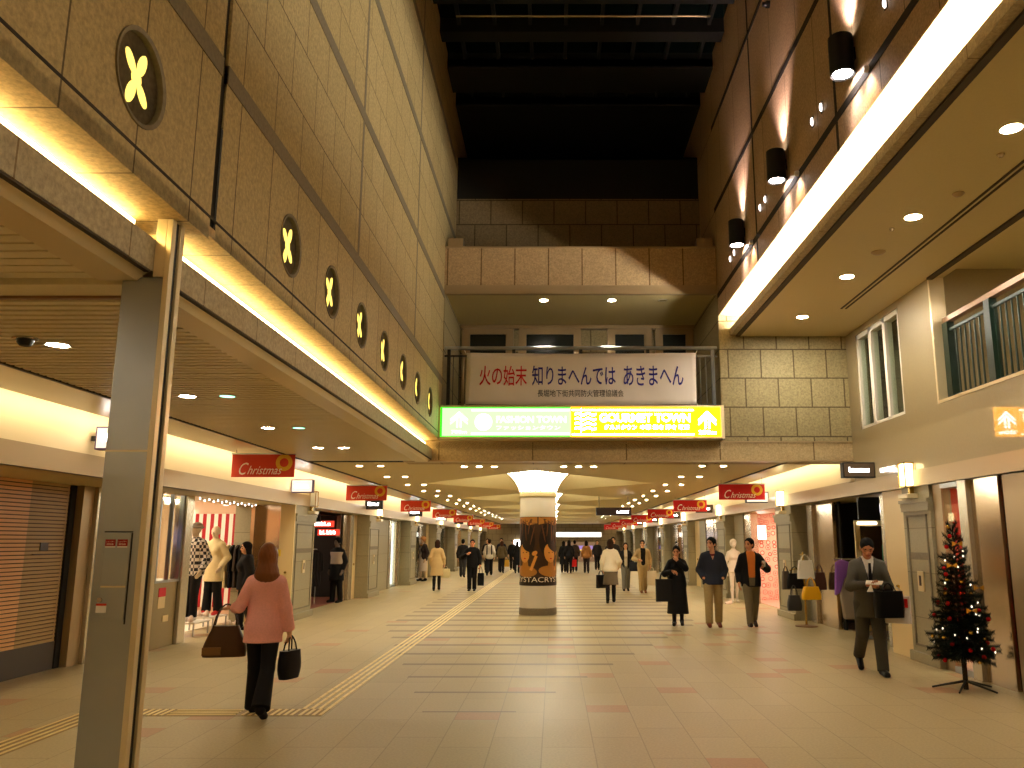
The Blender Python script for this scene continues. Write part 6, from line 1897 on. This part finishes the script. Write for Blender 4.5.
for i, (x, y) in enumerate(((-6.50, 22.6), (-7.0, 23.2))):
    rk = thing('garment_rack', 'rail of black clothes in the dark clothes shop, %s' % ('front' if i == 0 else 'rear'), 'clothes rack', (x, y, 0.012))
    MB().tube([(0, -0.6, 0), (0, -0.6, 1.45), (0, 0.6, 1.45), (0, 0.6, 0)], 0.014, 8).build('rail', 'steel', rk)
    for k in range(8):
        yy = -0.5 + 0.14 * k
        g = thing('hanging_garment', 'black clothes hanging in the dark clothes shop', 'clothing', (x, y + yy, 1.44), 0, 'clothes on the dark shop rails')
        MB().prism([(-0.20, -0.08), (-0.04, 0.0), (0.04, 0.0), (0.20, -0.08), (0.24, -0.55), (0.17, -0.56), (0.16, -0.95), (-0.16, -0.95), (-0.17, -0.56), (-0.24, -0.55)], (0, -0.03, 0), X3, Z3, (0, 0.06, 0)).build('garment', cmat((26 + 6 * (k % 3), 24, 26)), g, smooth=0, bev=0.012)
        MB().tube([(0, 0, 0.0), (0, 0, 0.05)], 0.004, 5).build('hanger_hook', 'steel', g)
person('mannequin', 'shop dummy in a black coat with a pale bag, dark clothes shop entrance', (-6.05, 23.7, 0.0), 150, 1.70, dict(
    faceless=True, skin=(120, 100, 84), legs=(4, 2, -4, 4), wear=dict(trousers=dict(kind='trousers', c=(28, 26, 26)), shoes=dict(kind='shoes', c=BLK), coat=dict(kind='coat', inf=0.03, hem=0.6, c=(30, 28, 28)), shirt=dict(kind='shirt', inf=0.07, hem=1.05, top=1.38, sleeves=False, c=(206, 186, 170)), hair=dict(kind='hair', c=BLK, thick=0.03))), h=0.018, cat='mannequin')
person('mannequin', 'shop dummy with a fur hood and white dress before the third left shop', (-5.60, 36.2, 0.0), 130, 1.78, dict(
    faceless=True, fem=True, skin=(200, 170, 140), legs=(4, 2, -4, 4), wear=dict(coat=dict(kind='coat', inf=0.02, hem=0.4, c=(216, 196, 176)), jacket=dict(kind='jacket', inf=0.05, hem=0.8, c=(50, 38, 34), vee=(0.8, 1.46, 0.09, 0.07)), shoes=dict(kind='shoes', c=BLK), collar=dict(kind='collar', c=(190, 140, 80), r=0.10, t=0.05), hair=dict(kind='hair', c=(150, 104, 60), thick=0.04))), h=0.02, cat='mannequin')

# ------------------------------------------------------------------ right side
# the red-lit shop and steel door beside the tree
red_wall = mat('red_shop_wall', (214, 40, 18), 0.6)
cream_wall = mat('cream_shop_wall', (206, 160, 110), 0.6)
room('right', 5.46, 8.2, 8.6, 12.48, red_wall, shop_floor, 'red_shop', 2.45, lx=(6.2, 7.4))
facade('right', 5.24, [(8.9, 9.75, 'dull'), (9.75, 9.86, 'gap'), (9.86, 10.52, 'steel'), (10.52, 10.74, 'jamb')], 'brushed steel doors right of the Christmas tree')
facade('right', 5.24, [(10.74, 11.32, 'pane'), (11.32, 11.58, 'dull')], 'narrow red-lit shop window behind the Christmas tree')
for o in list(COL.objects):
    if o.name.startswith('display_back') or o.name.startswith('display_side'):
        q = o.parent if o.name.startswith('display_back') else (o.parent.parent if o.parent else None)
        if q and q.get('label', '').startswith('narrow red-lit'): o.data.materials[0] = red_wall
t = thing('side_panel', 'tan side panel at the right frame edge beside the steel doors', 'panel', (5.28, 8.45, 0))
MB().box(0, 0.1, -3.0, 0.3, 0, 2.45).build('panel', 'cream', t, smooth=0)
# dark shop with the lit word, right
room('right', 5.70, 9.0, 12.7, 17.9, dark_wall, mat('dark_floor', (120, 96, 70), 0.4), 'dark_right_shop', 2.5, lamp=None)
facade('right', 5.24, [(12.52, 13.30, 'cream')], 'cream door panel with a brass lock left of the tree pilaster')
facade('right', XSR, [(13.6, 14.0, 'jamb')], 'bright steel door post right of the suited man')
facade('right', XSR, [(16.5, 16.62, 'gap'), (16.62, 17.75, 'steel'), (17.75, 18.1, 'jamb')], 'mirror-steel door panel behind the handbag stand')
t = thing('shop_sign_board', 'small white and violet lit word hanging in the dark right shop', 'sign', (5.75, 14.75, 2.10))
MB().box(-0.40, 0.42, 0.0, 0.05, -0.06, 0.34).build('board', 'black', t, smooth=0)
MB().box(-0.02, 0.30, -0.01, 0.0, 0.06, 0.22).build('lit_word', emis('lit_word_white', (0.9, 0.85, 1.0), 3.0), t, smooth=0)
m = MB()
scribble(m, 0.02, 0.10, 0.24, 0.08, -0.012, 61, 4)
m.build('lettering', 'poster_bg', t, smooth=0)
t = thing('shop_mirror', 'lamp-framed mirror glowing behind the suited man', 'mirror', (6.05, 15.4, 0.1))
MB().box(-0.55, 0.55, 0, 0.05, 0, 1.95).build('frame', 'cream', t, smooth=0)
MB().box(-0.46, 0.46, -0.01, 0.0, 0.1, 1.85).build('mirror_glass', mat('mirror_tan', (196, 160, 124), 0.12, metal=0.9), t, smooth=0)
MB().box(-0.50, -0.15, -0.02, 0.0, 1.88, 1.92).build('mirror_lamp', 'e_shop_w', t, smooth=0)
t = thing('garment_rack', 'chrome rail with a purple scarf and grey coat in the dark right shop', 'clothes rack', (5.35, 15.2, 0.0))
MB().tube([(-0.35, 0, 1.36), (0.35, 0, 1.36)], 0.016, 8).build('rail', 'steel_light', t)
MB().tube([(0.28, 0, 0.02), (0.28, 0, 1.36)], 0.016, 8).build('pole', 'steel_light', t)
MB().box(0.05, 0.5, -0.2, 0.2, 0, 0.025).build('foot_plate', 'steel', t, smooth=0, bev=0.008)
def hung(name, label, x, y, z, poly, c, d=0.10):
    g = thing(name, label, 'clothing', (x, y, z))
    MB().prism(poly, (0, -d / 2, 0), X3, Z3, (0, d, 0)).build('garment', cmat(c), g, smooth=0, bev=0.03)
    MB().tube([(0, 0, -0.02), (0, 0, 0.05)], 0.005, 5).build('hanger_hook', 'steel', g)
COATP = [(-0.20, -0.10), (-0.05, 0.0), (0.05, 0.0), (0.20, -0.10), (0.24, -0.6), (0.20, -1.0), (-0.20, -1.0), (-0.24, -0.6)]
hung('hanging_garment', 'pale grey coat hanging on the chrome rail of the dark right shop', 5.33, 15.2, 1.32, COATP, (150, 136, 118))
hung('scarf', 'purple scarf hanging on the chrome rail of the dark right shop', 5.12, 15.1, 1.33, [(-0.12, -0.02), (-0.02, 0.03), (0.14, -0.02), (0.12, -0.2), (0.02, -0.32), (-0.06, -0.55), (-0.16, -0.6), (-0.14, -0.3)], (132, 84, 168), 0.08)
hung('hanging_garment', 'green garment hanging behind the head of the suited man', 5.75, 14.4, 1.72, [(-0.16, -0.1), (-0.04, 0), (0.05, 0), (0.16, -0.1), (0.20, -0.7), (-0.18, -0.7)], (46, 106, 78))
# handbag stand
hb = thing('handbag_stand', 'brass pole stand with a round base, hung with handbags', 'stand', (5.05, 17.2, 0))
MB().lathe([(0.001, 0.0), (0.22, 0.0), (0.22, 0.02), (0.03, 0.04), (0.03, 0.05)], n=28).build('base', 'copper', hb)
MB().tube([(0, 0, 0.04), (0, 0, 1.46)], 0.022, 10).build('pole', 'brass', hb)
MB().tube([(-0.30, -0.05, 1.10), (0, 0, 1.16), (0.32, -0.05, 1.10)], 0.010, 8).tube([(0, -0.25, 1.40), (0, 0, 1.42), (0, 0.2, 1.40)], 0.010, 8).build('arms', 'brass', hb)
BAGS = [('silver handbag at the top of the brass stand', -0.02, -0.20, 1.40, 0.34, 0.10, 0.36, (244, 238, 226), 0.10, 0.03, 0.2),
        ('mustard yellow handbag low on the brass stand', 0.05, -0.26, 0.95, 0.36, 0.16, 0.25, (236, 176, 30), 0.16, 0.10, 0.4),
        ('black and white patterned bag low on the left of the brass stand', -0.26, -0.14, 0.80, 0.26, 0.14, 0.30, (58, 54, 52), 0.18, 0.14, 0.5),
        ('black bag in the middle of the brass stand', -0.20, -0.06, 1.16, 0.34, 0.12, 0.30, (24, 22, 24), 0.12, 0.05, 0.5),
        ('dark brown bag on the right of the brass stand', 0.30, -0.06, 1.20, 0.24, 0.12, 0.34, (78, 50, 44), 0.14, 0.08, 0.5),
        ('black and cream striped bag at the left edge of the brass stand', -0.36, 0.02, 1.16, 0.16, 0.12, 0.36, (92, 80, 70), 0.08, 0.08, 0.6)]
for lb, dx, dy, dz, w, d, h_, c, st_, so, ro in BAGS:
    shopping_bag('handbag', lb, 'bag', (5.05 + dx, 17.2 + dy, dz), w, d, h_, c, strap=st_, soft=so, taper=0.22, rough=ro, group='handbags on the brass stand')
# pink patterned shop, right
def dots():
    m, nt, b = newmat('pink_ring_wallpaper')
    L = nt.links.new
    g = nt.nodes.new('ShaderNodeNewGeometry')
    v = nt.nodes.new('ShaderNodeTexVoronoi')
    v.inputs['Scale'].default_value = 5.5
    v.inputs['Randomness'].default_value = 0.5
    L(g.outputs['Position'], v.inputs['Vector'])
    r = nt.nodes.new('ShaderNodeValToRGB')
    e = r.color_ramp.elements
    e[0].position, e[0].color = 0.0, (*lin((232, 120, 100)), 1)
    e[1].position, e[1].color = 0.46, (*lin((236, 196, 176)), 1)
    for p, c in ((0.14, (232, 120, 100)), (0.17, (240, 214, 196)), (0.28, (240, 214, 196)), (0.30, (206, 84, 76)), (0.36, (206, 84, 76)), (0.40, (236, 196, 176))):
        q = e.new(p)
        q.color = (*lin(c), 1)
    r.color_ramp.interpolation = 'CONSTANT'
    L(v.outputs['Distance'], r.inputs[0])
    L(r.outputs[0], b.inputs['Base Color'])
    b.inputs['Roughness'].default_value = 0.7
    return m
room('right', 5.70, 8.8, 19.9, 24.6, dots(), mat('pink_floor', (216, 170, 150), 0.4), 'pink_shop', 2.5, lx=(6.2, 8.2))
facade('right', XSR, [(19.76, 20.05, 'jamb')], 'steel door post right of the pink shop')
facade('right', XSR, [(23.3, 23.5, 'jamb'), (23.5, 24.4, 'steel'), (24.4, RP[2], 'stone')], 'steel and stone panels left of the pink shop')
t = thing('light_box', 'square white light box on the pink shop wall', 'light', (5.95, 24.52, 1.72))
MB().box(-0.20, 0.20, -0.06, 0.0, 0, 0.40).build('case', 'white', t, smooth=0)
MB().box(-0.19, 0.19, -0.065, -0.06, 0.01, 0.39).build('face', 'e_white', t, smooth=0)
for i, (x, y, c1, c2) in enumerate(((5.95, 21.0, (196, 30, 36), (30, 26, 30)), (6.5, 21.6, (214, 70, 80), (40, 30, 36)))):
    person('mannequin', ['front shop dummy in red and black in the pink shop', 'rear shop dummy in rose and black in the pink shop'][i], (x, y, 0.013), 190, 1.66, dict(
        faceless=True, fem=True, skin=(226, 190, 170), legs=(4, 2, -4, 4), wear=dict(trousers=dict(kind='trousers', c=c2), shoes=dict(kind='shoes', c=(176, 110, 50)), jacket=dict(kind='jacket', inf=0.04, hem=0.85, c=c1), hair=dict(kind='hair', long=0.1, c=(36, 24, 26)))), h=0.02, cat='mannequin')
fl = thing('garland', 'red and white flower garland hanging in the pink shop', 'decoration', (5.85, 20.7, 0.9))
MB().tube([(0, 0, 0.0), (0.03, 0.02, 0.4), (-0.02, 0, 0.8), (0.02, 0.03, 1.25)], 0.02, 6).build('vine', cmat((120, 30, 34)), fl)
rnd = random.Random(4)
for k in range(26):
    z = 0.05 + 1.15 * k / 26
    MB().ell((rnd.uniform(-0.08, 0.08), rnd.uniform(-0.10, 0.10), z), (0.04, 0.04, 0.035), 8, 6).build('blossom', cmat([(214, 26, 50), (236, 210, 214), (226, 80, 110)][k % 3]), fl)
sp0 = None
for k, (x, y) in enumerate(((5.75, 20.2), (5.95, 20.8), (5.8, 21.5), (6.0, 22.2))):
    if sp0 is None:
        sp0 = thing('track_spot', 'small bright track spot under the pink shop ceiling', 'spotlight', (x, y, 2.30), 0, 'track spots of the pink shop')
        MB().lathe([(0.03, 0.16), (0.05, 0.10), (0.055, 0.0)], n=12, cap=False).build('housing', 'white', sp0)
        MB().ell((0, 0, 0.03), (0.045, 0.045, 0.045), 10, 6).build('bulb', 'e_shop_w', sp0)
    else: dup(sp0, (x, y, 2.30))
person('mannequin', 'all-white shop dummy standing between the two men, by the steel panel', (5.02, 23.7, 0.0), 190, 1.66, dict(
    faceless=True, fem=True, skin=(232, 222, 206), legs=(3, 2, -3, 3), wear=dict(coat=dict(kind='coat', inf=0.012, hem=0.84, width=0.16, c=(234, 224, 208)), hair=dict(kind='hair', c=(222, 210, 190), thick=0.03))), h=0.018, cat='mannequin')
sh3 = dup(shoe0, (4.72, 23.2, 0.0), R(120), 'red and white shoe on the floor near the white dummy')

# ------------------------------------------------------------------ Christmas tree
tr = thing('christmas_tree', 'dark green Christmas tree with lights and red baubles before the right pilaster', 'tree', (4.75, 10.05, 0))
MB().lathe([(0.028, 0.0), (0.028, 0.30), (0.020, 1.2), (0.006, 1.84)], n=10).build('trunk', cmat((44, 36, 26)), tr)
for k in range(5):
    a = 2 * math.pi * k / 5 + 0.3
    MB().tube([(0.02 * math.cos(a), 0.02 * math.sin(a), 0.09), (0.2 * math.cos(a), 0.2 * math.sin(a), 0.05), (0.36 * math.cos(a), 0.36 * math.sin(a), 0.012)], [0.016, 0.013, 0.011], 6).build('base_leg', 'black_metal', tr)
rnd = random.Random(11)
fo = MB()
tips = []
z = 0.36
while z < 1.80:
    t_ = (z - 0.36) / 1.46
    rad = 0.355 * (1 - t_) ** 0.9 + 0.05
    n = max(4, int(9 * (1 - t_) + 3))
    for i in range(n):
        a = 2 * math.pi * (i + rnd.random() * 0.7) / n
        ln = rad * rnd.uniform(0.75, 1.08)
        dz = rnd.uniform(-0.02, 0.05) + 0.10 * t_
        p0, p1 = Vector((0, 0, z)), Vector((ln * math.cos(a), ln * math.sin(a), z + dz - 0.03))
        fo.tube([p0, p1], [0.008, 0.004], 4)
        d = (p1 - p0)
        sd = Vector((-math.sin(a), math.cos(a), 0))
        m_ = max(5, int(ln / 0.018))
        for j in range(2, m_ + 1):
            q = p0 + d * (j / m_)
            l2 = 0.062 * (1.15 - 0.5 * j / m_)
            for k in range(5):
                th = 2 * math.pi * k / 5 + rnd.random()
                e_ = (sd * math.cos(th) + Vector((0, 0, 1)) * math.sin(th)) * l2 + d.normalized() * l2 * 0.7
                w_ = sd.cross(e_).normalized() * 0.007 if k % 2 else sd * 0.007
                o = len(fo.v)
                fo.v += [tuple(q - w_), tuple(q + w_), tuple(q + e_)]
                fo.f.append((o, o + 1, o + 2)); fo.m.append(0)
        tips.append(p0 + d * rnd.uniform(0.6, 0.98))
    z += 0.062
fo.build('foliage', cmat((18, 30, 18), 0.6), tr, smooth=0)
rnd.shuffle(tips)
b_red, b_gold, b_light = cmat((176, 24, 26), 0.2), mat('bauble_gold', (224, 180, 80), 0.2, metal=0.8), emis('fairy_light', (1.0, 0.86, 0.6), 1.6)
for i, p in enumerate(tips[:78]):
    if i < 26: MB().ell((p.x, p.y, p.z - 0.03), (0.026, 0.026, 0.026), 10, 6).build('bauble', b_red, tr)
    elif i < 46: MB().ell((p.x, p.y, p.z - 0.03), (0.024, 0.024, 0.024), 10, 6).build('bauble', b_gold, tr)
    else: MB().ell((p.x, p.y, p.z - 0.012), (0.010, 0.010, 0.014), 8, 5).build('fairy_light', b_light, tr)
for k in range(4):
    z = 0.9 + 0.25 * k
    MB().prism([(-0.06, 0.03), (0, 0.0), (0.06, 0.03), (0.06, -0.03), (0, 0.0), (-0.06, -0.03)], (0.12 * math.sin(k * 2.1) * (1.6 - 0.25 * k), -0.30 + 0.07 * k, z), X3, Z3, (0, 0.015, 0)).build('gold_bow', b_gold, tr, smooth=0)
